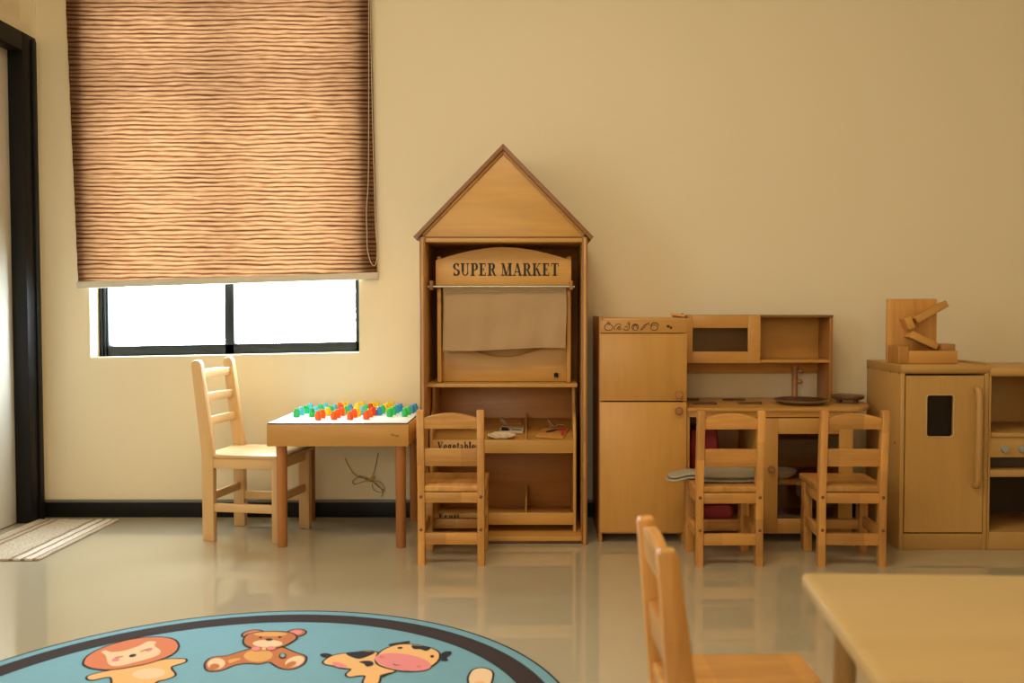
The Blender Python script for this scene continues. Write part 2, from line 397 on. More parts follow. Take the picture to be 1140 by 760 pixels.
def glyph(ch):
    if ch == 'S': return .58, _arc(.29, .745, .19, .215, 25, 270)+_arc(.29, .265, .205, .225, 90, -155)+[_rect(.44, .70, .50, 1.0), _rect(.06, 0, .12, .3)]
    if ch == 'U': return .80, _stem(.2, .3, 1, bot=False)+[_rect(.585, .3, .655, 1), _rect(.49, 1-SF, .75, 1)]+_arc(.41, .29, .21, .25, 180, 360, .12, .075)
    if ch == 'P': return .66, _stem(.2)+[_rect(.2, 1-.075, .42, 1), _rect(.2, .44, .42, .51)]+_arc(.38, .72, .17, .245, -90, 90)
    if ch == 'E': return .68, _stem(.2)+[_rect(.2, 1-SF, .58, 1), _rect(.2, 0, .6, SF), _rect(.2, .47, .44, .54), _rect(.52, .74, .58, 1), _rect(.54, 0, .6, .27), _rect(.40, .38, .45, .63)]
    if ch == 'R': return .76, _stem(.2)+[_rect(.2, 1-.075, .42, 1), _rect(.2, .47, .42, .54)]+_arc(.38, .735, .17, .23, -90, 90)+[_line((.63, 0), (.42, .5), .17), _rect(.55, 0, .78, SF)]
    if ch == 'M': return .98, [_rect(.14, 0, .2, 1), _rect(.02, 0, .32, SF), _rect(.02, 1-SF, .2, 1), _line((.48, 0), (.2, 1), .18), _line((.48, 0), (.76, 1), .07)]+_stem(.80)
    if ch == 'A': return .78, [_line((.12, 0), (.38, 1), .07), _line((.65, 0), (.38, 1), .18), _rect(.18, .27, .56, .34), _rect(.0, 0, .25, SF), _rect(.5, 0, .80, SF)]
    if ch == 'K': return .80, _stem(.2)+[_line((.28, .42), (.62, 1), .07), _line((.66, 0), (.40, .6), .18), _rect(.52, 1-SF, .76, 1), _rect(.54, 0, .80, SF)]
    if ch == 'T': return .70, _stem(.35, top=False)+[_rect(.03, 1-SF, .67, 1), _rect(.03, .72, .09, 1), _rect(.61, .72, .67, 1)]
    if ch == 'V': return .76, [_line((.38, 0), (.12, 1), .18), _line((.38, 0), (.64, 1), .07), _rect(0, 1-SF, .28, 1), _rect(.52, 1-SF, .76, 1)]
    if ch == 'F': return .64, _stem(.2)+[_rect(.2, 1-SF, .56, 1), _rect(.2, .47, .42, .54), _rect(.50, .72, .56, 1), _rect(.38, .38, .43, .63)]
    x = .66
    if ch == 'e': return .52, _arc(.26, .32, .16, .28, 0, 320)+[_rect(.13, .31, .44, .37)]
    if ch == 'g': return .56, _arc(.25, .42, .13, .2, 0, 360)+_arc(.27, -.06, .18, .16, 0, 360, .10, .07)+[_rect(.38, .58, .54, .65), _rect(.14, .1, .24, .2)]
    if ch == 't': return .38, [_rect(.13, .08, .28, .86), _rect(.02, .6, .36, .66)]+_arc(.29, .12, .1, .1, 180, 300, .1, .07)
    if ch == 'a': return .54, [_rect(.31, .05, .45, .48), _rect(.42, 0, .54, .08)]+_arc(.25, .46, .13, .16, 0, 160, .12, .07)+_arc(.2, .18, .11, .15, 0, 360, .12, .06)
    if ch == 'b': return .58, [_rect(.08, 0, .22, 1), _rect(0, 1-SF, .2, 1)]+_arc(.32, .32, .15, .28, 0, 360)
    if ch == 'l': return .32, _stem(.16, sl=.06)
    if ch == 's': return .44, _arc(.21, .48, .12, .14, 20, 270, .12, .08)+_arc(.21, .19, .13, .14, 90, -160, .12, .08)
    if ch == 'r': return .46, _stem(.15, 0, x, sl=.06, top=False)+[_rect(.02, x-SF, .2, x)]+_arc(.31, .44, .11, .18, 30, 150, .1, .09)
    if ch == 'u': return .60, [_rect(.1, .2, .24, x), _rect(.36, 0, .5, x), _rect(.02, x-SF, .2, x), _rect(.3, x-SF, .46, x), _rect(.44, 0, .58, SF)]+_arc(.27, .2, .11, .15, 180, 300, .14, .08)
    if ch == 'i': return .32, _stem(.16, 0, x, sl=.06, top=False)+[_rect(.03, x-SF, .2, x)]+[[(.16+.09*math.cos(k*PI/4), .86+.09*math.sin(k*PI/4)) for k in range(8)]]
    return .3, []
def letters(mb, text, x, y, z, h, width, mi=0, depth=0.0012):
    adv = [glyph(c)[0]+.06 if c != ' ' else .32 for c in text]
    k = width/sum(adv); cx = 0
    for c, a in zip(text, adv):
        if c != ' ':
            for poly in glyph(c)[1]:
                mb.prism([(x+(cx+p[0])*k, z+p[1]*h) for p in poly], 'y', y-depth, y+0.0004, mi=mi)
        cx += a
SKY, EXPO, LEFT_FILL, REAR_FILL = 42.0, 0.07, 22, 47
CEILING_FILL = [('ceiling_fill_left', -.3, 1.6, 31), ('ceiling_fill_right', 1.4, 1.6, 2)]

# ================================================================== THE ROOM
def wall_pt(px, py, Y):
    u = (px-600)/FPX; v = (380-py)/FPX
    yy = math.cos(PITCH)+v*math.sin(PITCH); zz = v*math.cos(PITCH)-math.sin(PITCH)
    t = Y/yy
    return Vector((u*t, Y, EYE+zz*t))
XL, XR, YB, YF, HC = -2.17, 3.2, 4.0, -3.0, 2.9
m = MB(); m.box(XL-.2, XR+.2, YF-.2, YB+.2, -.06, 0, 0); struct('floor', m, FLOORM)
m = MB(); m.box(XL-.2, XR+.2, YF-.2, YB+.2, HC, HC+.06, 0); struct('ceiling', m, CEILM)
# back wall with the window opening (the sill falls a little to the left)
WX0, WX1, WTOP = -1.959, -.785, 2.28
def sill(x): return .700+.0195*(x-WX0)
m = MB()
m.prism([(XL-.2, 0), (WX0, 0), (WX0, HC), (XL-.2, HC)], 'y', YB, YB+.16)
m.prism([(WX1, 0), (XR+.2, 0), (XR+.2, HC), (WX1, HC)], 'y', YB, YB+.16)
m.prism([(WX0, 0), (WX1, 0), (WX1, sill(WX1)), (WX0, sill(WX0))], 'y', YB, YB+.16)
m.prism([(WX0, WTOP), (WX1, WTOP+.023), (WX1, HC), (WX0, HC)], 'y', YB, YB+.16)
struct('wall_back', m, WALLM)
# left wall with the door opening and the shallow recess above the door
m = MB()
for y0, y1, z0, z1, x0 in ((YF-.2, 2.90, 0, HC, XL), (3.962, YB, 0, HC, XL), (2.90, 3.962, 2.0, 2.115, XL), (2.90, 3.962, 2.7, HC, XL),
                           (3.88, 3.962, 0, 2.0, XL), (2.90, 3.962, 2.115, 2.7, XL-.05)):
    m.box(XL-.14, x0, y0, y1, z0, z1, 0)
m.box(XL-.15, XL-.115, 2.88, 3.90, 0, 2.02, 0)  # unseen backing, added behind the door to keep sky light out of its gap
struct('wall_left', m, WALLM)
m = MB(); m.box(XR, XR+.14, YF-.2, YB+.16, 0, HC, 0); struct('wall_right', m, WALLM)
m = MB(); m.box(XL-.14, XR+.14, YF-.14, YF, 0, HC, 0); struct('wall_rear', m, WALLM)
m = MB()
m.box(XL, XR, 3.986, YB, 0, .066, .001); struct('baseboard_back', m, BASEM)
m = MB(); m.box(XL, XR, 3.982, YB, .066, .077, .002); struct('trim_1', m, plain('baseboard_cap_grey', (.16, .15, .13, 1), .4))
m = MB(); m.box(XL, XL+.012, YF, 2.84, 0, .075, .002); struct('baseboard_left', m, BASEM)
m = MB(); m.box(XR-.012, XR, YF, 3.98, 0, .075, .002); struct('baseboard_right', m, BASEM)

# door in the left wall
DOORM = plain('door_gloss_paint', (.80, .75, .64, 1), .2)
m = MB(); m.box(XL-.10, XL-.052, 2.945, 3.878, .004, 1.995, .002)
door = struct('door_1', m, DOORM); door['label'] = 'cream door in the left wall within a black frame'
m = MB()
m.box(XL-.10, XL+.012, 3.868, 3.972, 0, 2.07, .003); m.box(XL-.10, XL+.012, 2.84, 2.945, 0, 2.07, .003)
m.box(XL-.10, XL+.012, 2.945, 3.868, 1.992, 2.07, .003)
m.box(XL+.012, XL+.020, 3.93, 3.962, 0, 2.055, .002)
m.build('door_frame', BLACK, door)
m = MB(); m.lathe([(.024, 0), (.024, .008), (.010, .012), (.010, .045)], (XL-.052, 3.05, 1.0), axis='x', n=16); m.box(XL-.012, XL+.004, 3.04, 3.16, .988, 1.012, .004)
m.build('door_handle', STEEL, door)

# window: sheared a little with its sill
SH = Matrix(((1, 0, 0, 0), (0, 1, 0, 0), (.0195, 0, 1, .0195*-WX0), (0, 0, 0, 1)))
m = MB(); fy0, fy1 = 4.08, 4.13
zb = .700
for b in ((WX0, WX0+.041, zb, WTOP), (WX1-.033, WX1, zb, WTOP), (WX0, WX1, zb, zb+.045), (WX0, WX1, WTOP-.045, WTOP), (-1.400, -1.358, zb, WTOP), (WX0, WX1, 1.875, 1.925)):
    m.box(b[0], b[1], fy0, fy1, b[2], b[3], .003, M=SH)
m.box(WX0+.012, WX0+.018, fy0-.008, fy0+.01, zb, WTOP, .001, M=SH); m.box(WX0+.026, WX0+.032, fy0-.006, fy0+.01, zb, WTOP, .001, M=SH)
win = struct('window_1', m, FRAMEM); win['label'] = 'charcoal framed sliding window behind the brown blind'
for x0, x1, z0, z1 in ((WX0+.041, -1.400, zb+.045, 1.875), (-1.358, WX1-.033, zb+.045, 1.875), (WX0+.041, -1.400, 1.925, WTOP-.045), (-1.358, WX1-.033, 1.925, WTOP-.045)):
    m = MB(); m.box(x0-.004, x1+.004, 4.10, 4.104, z0-.004, z1+.004, 0, M=SH); m.build('pane', PANE, win)

# ------------------------------------------------------------------ blind
BY = 3.982
bl, br, tl, tr = wall_pt(87, 314, BY), wall_pt(420, 303.5, BY), wall_pt(73, 0, BY), wall_pt(413, 0, BY)
tl = tl+(tl-bl)*.13; tr = tr+(tr-br)*.13
t = thing('window_blind', 'brown woven roller blind half lowered over the window', 'blind', (-1.36, BY, 1.0))
m = MB()
def bf(u, v):
    p = (bl*(1-u)+br*u)*(1-v)+(tl*(1-u)+tr*u)*v
    return p+Vector((0, .0016*math.sin(v*95+3*math.sin(u*5))+.002*math.sin(u*6), 0))
m.grid(bf, 30, 240); m.build('fabric', BLINDM, t)
ux = (br-bl).normalized(); uz = Vector((-ux.z, 0, ux.x))
MB_M = Matrix(((ux.x, 0, uz.x, bl.x), (0, 1, 0, BY), (ux.z, 0, uz.z, bl.z), (0, 0, 0, 1)))
L = (br-bl).length
m = MB(); m.box(-.004, L+.004, -.010, .010, -.028, .002, .004, M=MB_M); m.build('bottom_bar', BARM, t)
m = MB(); m.tube([tl+Vector((-.01, .01, .02)), tr+Vector((.01, .01, .02))], .028, 16); m.build('roller', BARM, t)
m = MB()
pc = [wall_pt(*q, BY-.010) for q in ((410.5, -40), (410.5, 120), (410, 200), (408, 232), (408.5, 262), (409, 277), (412, 290), (416, 295.5), (419, 291), (419.6, 274), (418, 250), (416.5, 200), (414, 100), (411.5, -40))]
pc = catmull([tuple(p) for p in pc], 5, closed=False)
m.tube(pc, .0017, 6)
m.build('pull_cord', plain('cord_beige', (.62, .50, .36, 1), .6), t)

# ------------------------------------------------------------------ door mat
m = MB()
mx0, mx1, my0, my1 = -2.155, -1.808, 3.285, 3.915
def mf(u, v):
    return Vector((mx0+(mx1-mx0)*u, my0+(my1-my0)*v, .0085+.0012*math.sin(u*60)+.0008*math.sin(v*31+u*9)))
m.grid(mf, 60, 60, smooth=True); m.box(mx0, mx1, my0, my1, .0005, .0075, .003)
single('door_mat', m, MATM, 'beige striped woven mat on the floor in front of the door', 'doormat', (-1.98, 3.6, 0))

# ------------------------------------------------------------------ round rug with animals (the print lies on the rug's surface)
RC = (-.700, 1.925); RR = .797
RUGM = [plain('rug_blue', (.175, .365, .44, 1), .85, spec=.2, noise=.05, nscale=40), plain('rug_ring_brown', (.040, .024, .020, 1), .9, spec=.2), plain('rug_line', (.022, .018, .018, 1), .9, spec=.2),
        plain('rug_orange', (.66, .20, .09, 1), .9, spec=.2), plain('rug_cream', (.78, .56, .34, 1), .9, spec=.2), plain('rug_tan', (.80, .45, .17, 1), .9, spec=.2),
        plain('rug_pink', (.74, .24, .24, 1), .9, spec=.2), plain('rug_bear', (.52, .17, .05, 1), .9, spec=.2), plain('rug_bear_light', (.70, .36, .10, 1), .9, spec=.2), plain('rug_white', (.75, .72, .66, 1), .9, spec=.2)]
m = MB()
N = 160
circ = lambda r: [(RC[0]+r*math.cos(2*PI*k/N), RC[1]+r*math.sin(2*PI*k/N)) for k in range(N)]
m.lathe([(RR, 0.0005), (RR, .005), (RR-.002, .006), (0, .006)], (RC[0], RC[1], 0), n=N, mi=0)
def ring(r0, r1, z, mi):
    a, b = circ(r0), circ(r1)
    for k in range(N):
        m.flat([a[k], b[k], b[(k+1) % N], a[(k+1) % N]], z, mi)
def ring_fast(r0, r1, z, mi):
    t_ = bmesh.new(); a = [t_.verts.new((*p, z)) for p in circ(r0)]; b = [t_.verts.new((*p, z)) for p in circ(r1)]
    for k in range(N): t_.faces.new((a[k], b[k], b[(k+1) % N], a[(k+1) % N]))
    m._add(t_, mi)
ring_fast(RR-.007, RR-.0015, .0064, 2); ring_fast(.700, .757, .0064, 1); ring_fast(.696, .700, .0066, 2); ring_fast(.757, .761, .0066, 2)
RZ = .0066
def art(pts, org, sc, mi, lvl, line=.0055, smooth=4, nol=False):
    P = [floor_pt(org[0]+p[0]/sc, org[1]+p[1]/sc) for p in pts]
    P = catmull(P, smooth) if smooth else P
    if not nol:
        n = len(P); O = []
        ar = sum(P[i][0]*P[(i+1) % n][1]-P[(i+1) % n][0]*P[i][1] for i in range(n)); s_ = 1 if ar > 0 else -1
        for i in range(n):
            a, b = Vector(P[i-1]), Vector(P[(i+1) % n]); d = (b-a)
            if d.length < 1e-6: O.append(P[i]); continue
            d.normalize(); O.append((P[i][0]+s_*d.y*line, P[i][1]-s_*d.x*line))
        m.flat(O, RZ+.0003*lvl-.00012, 2)
    m.flat(P, RZ+.0003*lvl, mi)
def ell(cx, cy, rx, ry, rot=0, n=18):
    c, s_ = math.cos(math.radians(rot)), math.sin(math.radians(rot))
    return [(cx+rx*math.cos(2*PI*k/n)*c-ry*math.sin(2*PI*k/n)*s_, cy+rx*math.cos(2*PI*k/n)*s_+ry*math.sin(2*PI*k/n)*c) for k in range(n)]
# lion
o, s = (80, 700), 7.6
art([(330, 372), (160, 412), (135, 440), (180, 452), (330, 428), (350, 520), (420, 620), (640, 640), (700, 480), (800, 445), (870, 410), (835, 345), (945, 305), (962, 285), (935, 275), (790, 280), (560, 330)], o, s, 5, 1)
art(ell(650, 400, 140, 45, -5), o, s, 4, 2, nol=True)
art([(105, 308), (140, 250), (250, 188), (430, 128), (600, 98), (760, 92), (858, 112), (895, 155), (885, 200), (840, 238), (750, 278), (620, 318), (480, 345), (330, 365), (200, 357), (128, 335)], o, s, 3, 3)
art([(250, 218), (290, 205), (330, 218), (430, 210), (560, 170), (640, 130), (712, 132), (700, 165), (748, 202), (745, 232), (690, 262), (560, 300), (430, 333), (345, 338), (303, 310), (288, 252)], o, s, 4, 4, nol=True)
art(ell(515, 250, 32, 12, -12), o, s, 2, 5, nol=True)
for e in ((400, 262, 42, 5, -8), (612, 205, 42, 5, -20)): art(ell(*e), o, s, 7, 5, nol=True)
for e in ((370, 285, 34, 15, -8), (655, 200, 30, 14, -20)): art(ell(*e), o, s, 6, 5, nol=True)
# bear
o, s = (220, 690), 8.143
art([(460, 290), (360, 320), (260, 350), (140, 362), (85, 400), (75, 450), (110, 482), (210, 478), (330, 430), (450, 412), (560, 418), (650, 400), (720, 440), (790, 465), (870, 462), (950, 425), (978, 375), (960, 345), (880, 318), (780, 275), (720, 262), (560, 270)], o, s, 7, 1)
art(ell(170, 420, 80, 50, -5), o, s, 4, 2, nol=True); art(ell(880, 400, 90, 45, -18), o, s, 4, 2, nol=True)
art(ell(155, 445, 45, 24, -5), o, s, 7, 3, nol=True); art(ell(848, 425, 50, 22, -18), o, s, 7, 3, nol=True)
art([(285, 385), (370, 370), (385, 380), (290, 415)], o, s, 8, 2, nol=True)
art(ell(550, 345, 130, 58, -3), o, s, 8, 2, nol=True)
art(ell(500, 148, 90, 32, -8), o, s, 7, 3); art(ell(895, 138, 80, 30, -5), o, s, 7, 3)
art(ell(510, 150, 70, 22, -8), o, s, 6, 4, nol=True); art(ell(890, 136, 58, 20, -5), o, s, 6, 4, nol=True)
art([(430, 190), (480, 148), (600, 132), (760, 130), (860, 150), (892, 185), (850, 220), (770, 262), (640, 285), (500, 275), (430, 240)], o, s, 7, 5)
art(ell(660, 155, 150, 20, 0), o, s, 8, 6, nol=True)
art(ell(635, 240, 135, 34, 0), o, s, 4, 6, nol=True)
art(ell(648, 205, 34, 11, 0), o, s, 2, 7, nol=True)
for e in ((570, 185, 16, 7, 0), (745, 182, 16, 7, 0)): art(ell(*e), o, s, 2, 7, nol=True)
for e in ((530, 288, 42, 18, 0), (668, 284, 40, 18, 0)): art(ell(*e), o, s, 6, 8, nol=True)
art(ell(600, 290, 22, 14, 0), o, s, 5, 9, nol=True)
art(ell(770, 352, 22, 18, 0), o, s, 0, 9, line=.003)
# cow
o, s = (350, 700), 5.43
art(ell(72, 175, 38, 14, 5), o, s, 2, 1, nol=True)
art([(60, 210), (120, 175), (230, 160), (370, 155), (480, 250), (470, 278), (400, 300), (380, 345), (300, 345), (310, 300), (260, 298), (215, 305), (195, 290), (225, 258), (160, 250), (110, 235), (70, 228)], o, s, 5, 2)
art([(190, 165), (240, 154), (360, 154), (345, 172), (280, 196), (235, 190)], o, s, 2, 3, nol=True)
art([(270, 215), (320, 208), (352, 215), (355, 235), (318, 245), (300, 228)], o, s, 2, 3, nol=True)
art([(110, 215), (160, 222), (200, 245), (150, 250), (115, 235)], o, s, 6, 3, nol=True)
art([(400, 295), (470, 278), (440, 296), (402, 312)], o, s, 2, 3, nol=True)
art([(450, 108), (520, 95), (575, 88), (570, 102), (540, 110), (470, 122)], o, s, 2, 3, nol=True)
art([(755, 175), (790, 152), (825, 152), (828, 168), (800, 188), (808, 208), (765, 205)], o, s, 2, 3, nol=True)
art([(385, 175), (430, 138), (510, 112), (600, 112), (700, 132), (750, 162), (745, 205), (705, 240), (660, 265), (540, 270), (430, 248), (380, 220)], o, s, 5, 4)
art([(592, 115), (690, 128), (700, 138), (675, 150), (640, 140), (600, 138)], o, s, 2, 5, nol=True)
art(ell(535, 218, 172, 50, 8), o, s, 6, 5, nol=True)
for e in ((518, 132, 16, 6, 0), (712, 184, 12, 8, 0)): art(ell(*e), o, s, 2, 6, nol=True)
for e in ((405, 187, 18, 7, 8), (632, 246, 16, 6, 8)): art(ell(*e), o, s, 3, 6, nol=True)
art([(470, 222), (482, 232), (530, 240), (482, 238)], o, s, 2, 6, smooth=0, nol=True)
# the head of a further animal at the near edge
art([(935, 330), (942, 290), (965, 262), (1010, 252), (1055, 262), (1075, 285), (1068, 330), (1040, 400), (960, 400)], o, s, 4, 1)
art(ell(1000, 345, 30, 14), o, s, 5, 2, nol=True)
single('round_rug', m, RUGM, 'round blue rug with a brown ring and printed animals', 'rug', (RC[0], RC[1], 0))

# ================================================================== CHAIR BY THE WINDOW
def rounded_post(w, y0, y1, ztop, yb_top, hseat):
    """side outline (y,z) of a rear post, raked back above the seat and rounded on top"""
    pts = [(y0, 0), (y1, 0), (y1, hseat), (yb_top+(y1-y0)*.86, ztop-.022)]
    r = (y1-y0)*.43; cy = yb_top+r
    for k in range(1, 8):
        a = PI*k/8; pts.append((cy+r*math.cos(a), ztop-.022+.022*math.sin(a)))
    pts += [(yb_top, ztop-.022), (y0, hseat)]
    return pts
ca = thing('child_chair', 'light beech ladder-back chair pushed in under the peg table', 'chair', (-1.137, 3.692, 0), 'wooden classroom chairs', rz=math.radians(-99), world=False)
WD, DP = .142, .168      # half width, half depth (outer)
for sx in (-1, 1):
    x0, x1 = (sx*WD, sx*(WD-.030)) if sx < 0 else (sx*(WD-.030), sx*WD)
    m = MB(); m.prism(rounded_post(.03, -DP, -DP+.048, .712, -DP-.040, .34), 'x', x0, x1, bev=.004); m.build('leg', BEECH['z'], ca)
    m = MB(); m.box(x0, x1, DP-.046, DP, 0, .33, .004); m.build('leg', BEECH['z'], ca)
    m = MB(); m.box(x0+.004, x1-.004, -DP+.046, DP-.044, .288, .328, .003); m.build('apron', BEECH['y'], ca)
    m = MB(); m.box(x0+.006, x1-.006, -DP+.046, DP-.044, .115, .148, .003); m.build('stretcher', BEECH['y'], ca)
for yy in (-DP+.012, DP-.036):
    m = MB(); m.box(-WD+.028, WD-.028, yy, yy+.022, .286, .328, .003); m.build('apron', BEECH['x'], ca)
    m = MB(); m.box(-WD+.028, WD-.028, yy+.002, yy+.020, .155, .187, .003); m.build('stretcher', BEECH['x'], ca)
m = MB(); m.box(-WD-.002, WD+.002, -DP+.050, DP+.012, .328, .343, .005); m.box(-WD+.030, WD-.030, -DP+.004, -DP+.054, .328, .343, .003); m.build('seat', BEECH['y'], ca)
for zc in (.655, .560, .466):
    f = (zc-.34)/.372; yc = -DP+.022-.040*f
    m = MB()
    n = 10
    out = [(-WD+.026+(2*WD-.052)*k/n, yc-.009-.010*math.sin(PI*k/n)) for k in range(n+1)]
    inn = [(x, y+.017) for x, y in out]
    m.prism(out+inn[::-1], 'z', zc-.017, zc+.017, bev=.003); m.build('back_rail', BEECH['x'], ca)

# ================================================================== TODDLER CHAIRS
def toddler_chair(label, loc, rz, sz=0.0, pd=.036, ov=.014, rr=0.0):
    c = thing('toddler_chair', label, 'chair', loc, 'wooden classroom chairs', rz=rz, world=False)
    W, D = .119, .128
    for sx in (-1, 1):
        x0, x1 = (-W, -W+.026) if sx < 0 else (W-.026, W)
        m = MB()
        m.prism([(-D, 0), (-D+pd, 0), (-D+pd, .285), (-D+.010, .545), (-D+.004, .556), (-D-.018, .556), (-D-.022, .548), (-D, .27)], 'x', x0, x1, bev=.003)
        leg = m.build('leg', PINE['z'], c)
        for z in (.247, .130):
            k = MB(); k.lathe([(.0058, 0), (.0058, .0015), (.004, .003), (0, .003)], (sx*(W-.013), -D, z), n=12, axis='y'); k.build('screw_cap', SCREW, leg)
        m = MB(); m.box(x0-(.005 if sx > 0 else 0), x1+(.005 if sx < 0 else 0), D-.052, D, 0, .265+sz, .003); m.build('leg', PINE['z'], c)
        m = MB(); m.box(x0+.004, x1-.004, -D+.034, D-.050, .222+sz, .264+sz, .002); m.build('apron', PINE['y'], c)
        m = MB(); m.box(x0+.005, x1-.005, -D+.034, D-.050, .096, .136, .002); m.build('stretcher', PINE['y'], c)
    m = MB(); m.box(-W+.024, W-.024, -D+.006, -D+.026, .224+sz, .262+sz, .002); m.build('apron', PINE['x'], c)
    m = MB(); m.box(-W+.024, W-.024, D-.030, D-.010, .222+sz, .264+sz, .002); m.build('apron', PINE['x'], c)
    m = MB(); m.box(-W+.024, W-.024, -D+.006, -D+.026, .075, .116, .002); m.build('stretcher', PINE['x'], c)
    m = MB(); m.box(-W+.024, W-.024, D-.030, D-.010, .080, .116, .002); m.build('stretcher', PINE['x'], c)
    m = MB()
    m.prism([(-W-.003, -D+.037), (-W+.0265, -D+.037), (-W+.0265, -D+.004), (W-.0265, -D+.004), (W-.0265, -D+.037), (W+.003, -D+.037), (W+.003, D+ov), (-W-.003, D+ov)], 'z', .265, .286, bev=.003)
    if sz: bmesh.ops.translate(m.bm, vec=(0, 0, sz), verts=m.bm.verts[:])
    m.build('seat', PINE['y'], c)
    # top rail with a crowned upper edge, middle rail straight; both lean with the posts
    for nm, z0, z1, crown in (('top_rail', .490, .528+rr, .018), ('back_rail', .356, .418, 0.0)):
        zc = (z0+z1)/2; yc = -D+.016-.024*(zc-.285)/.27
        n = 14; top = [(-W+.025+(2*W-.05)*k/n, z1+crown*math.sin(PI*k/n)) for k in range(n+1)]
        m = MB(); R = Matrix.Translation((0, yc, zc)) @ Matrix.Rotation(math.radians(5.5), 4, 'X') @ Matrix.Translation((0, 0, -zc))
        m.prism([(-W+.025, z0), (W-.025, z0)]+top[::-1], 'y', -.009, .009, bev=.003, M=R); m.build(nm, PINE['x'], c)
    return c
ch = toddler_chair('wooden toddler chair pulled up to the market stand', (-.312, 3.352, 0), math.radians(0))
spots = [('wooden toddler chair with a folded grey cloth on its seat', (.672, 3.338, 0), 1.0), ('empty wooden toddler chair in front of the glass kitchen door', (1.113, 3.340, 0), -2.0),
         ]
for lb, lc, a in spots:
    k = copy_tree(ch); k['label'] = lb; k.location = lc; k.rotation_euler = (0, 0, math.radians(a))

toddler_chair('wooden toddler chair in the foreground beside the cream table', (.320, 1.449, 0), math.radians(-88.5), sz=.026, pd=.046, ov=.008, rr=.012)

# ================================================================== PEG TABLE
t = thing('play_table', 'small wooden activity table with white top under the window', 'table', (-.76, 3.71, 0))
tx0, tx1, ty0, ty1, tz0, tz1 = -1.030, -.493, 3.45, 3.972, .392, .476
for lx, ly in ((-.985, 3.492), (-.528, 3.480), (-.985, 3.930), (-.538, 3.930)):
    m = MB(); m.lathe([(.017, 0), (.0185, .003), (.0205, .396)], (lx, ly, 0), n=24); m.build('leg', LEGRED['z'], t)
m = MB(); m.box(tx0, tx1, ty0, ty0+.018, tz0, tz1, .003); front = m.build('apron_panel', MAPLE['x'], t)
m = MB(); m.box(tx0, tx1, ty1-.018, ty1, tz0, tz1, .003); m.build('apron_panel', MAPLE['x'], t)
m = MB(); m.box(tx0, tx0+.018, ty0+.018, ty1-.018, tz0, tz1, .003); m.build('apron_panel', MAPLE['y'], t)
m = MB(); m.box(tx1-.018, tx1, ty0+.018, ty1-.018, tz0, tz1, .003); m.build('apron_panel', MAPLE['y'], t)
m = MB(); m.box(tx0+.003, tx1-.003, ty0+.002, ty1-.003, tz1-.006, tz1+.0045, .001); m.build('edge_strip', DKLINE, t)
m = MB(); m.box(tx0+.006, tx1-.006, ty0+.005, ty1-.006, tz1-.003, tz1+.006, .001); m.build('tabletop', WHITE, t)
m = MB()
for e in ((0, 0, .006, .0035, 25), (.010, -.003, .006, .003, -20), (.019, -.004, .005, .004, 15), (-.007, .004, .003, .002, 40)):
    m.prism([(-.553+e[0]+p[0], .436+e[1]+p[1]) for p in ell(0, 0, e[2], e[3], e[4], 10)], 'y', ty0-.0006, ty0+.001)
m.build('printed_mark', plain('brown_print', (.26, .11, .03, 1), .6), front)
# the pegs: (photo column, row) read from the board, colour
pegs = [(330.5, 463.4, 'green'), (336, 460, 'aqua'), (341, 457.5, 'green'), (346, 454, 'aqua'), (347.7, 463, 'green'), (352.6, 459, 'aqua'), (357.5, 455.5, 'green'), (363, 453, 'aqua'),
        (354.4, 467.3, 'orange'), (359.3, 464.5, 'orange'), (365, 461, 'yellow'), (368.5, 458, 'green'), (372.6, 455.5, 'aqua'), (372, 467, 'orange'), (376.3, 464.3, 'orange'), (381.4, 461, 'orange'),
        (380, 456, 'red'), (378.5, 452.5, 'orange'), (382.8, 451.2, 'yellow'), (387.2, 450, 'yellow'), (386, 459, 'green'), (390, 455.5, 'blue'), (390, 467, 'orange'), (394.4, 463.7, 'orange'),
        (398.5, 461.5, 'yellow'), (397.5, 456, 'yellow'), (398.5, 452.3, 'yellow'), (403, 450.2, 'yellow'), (403.4, 459.6, 'aqua'), (407.6, 456, 'green'), (408, 466.5, 'orange'), (412, 463.3, 'orange'), (416.3, 460.5, 'red'),
        (412.7, 454.2, 'red'), (415, 451, 'yellow'), (419.5, 450.3, 'yellow'), (421.7, 460, 'blue'), (426, 457.5, 'green'), (429.2, 454.3, 'yellow'), (431.8, 451.3, 'yellow'), (436.5, 450, 'yellow'),
        (434, 462.7, 'green'), (438, 459.7, 'green'), (441.5, 456.7, 'blue'), (445.7, 454.2, 'blue'), (450.6, 462.4, 'green'), (454.6, 459.5, 'green'), (458.5, 456.7, 'blue'), (462.2, 454.2, 'blue')]
protos = {}
def peg_mesh():
    m = MB(); m.lathe([(.0110, 0), (.0125, .0012), (.0125, .022), (.0112, .0245), (.0090, .0252), (.0090, .0315), (.0076, .0332), (0, .0336)], n=16); return m
cname = {'green': 'green', 'blue': 'dark blue', 'aqua': 'light blue', 'orange': 'orange', 'yellow': 'yellow', 'red': 'red'}
place = []
for px, py, c in pegs:
    Y = 3.555+(467-py)/17.5*.385
    place.append(((px-600)/FPX*Y*1.0045, Y, c))
for it in range(40):
    for i in range(len(place)):
        for j in range(i):
            a, b = place[i], place[j]; dx, dy = a[0]-b[0], a[1]-b[1]; d = math.hypot(dx, dy)
            if d < .0258:
                q = (.0259-d)/2/max(d, 1e-5)
                place[i] = (a[0]+dx*q, a[1]+dy*q, a[2]); place[j] = (b[0]-dx*q, b[1]-dy*q, b[2])
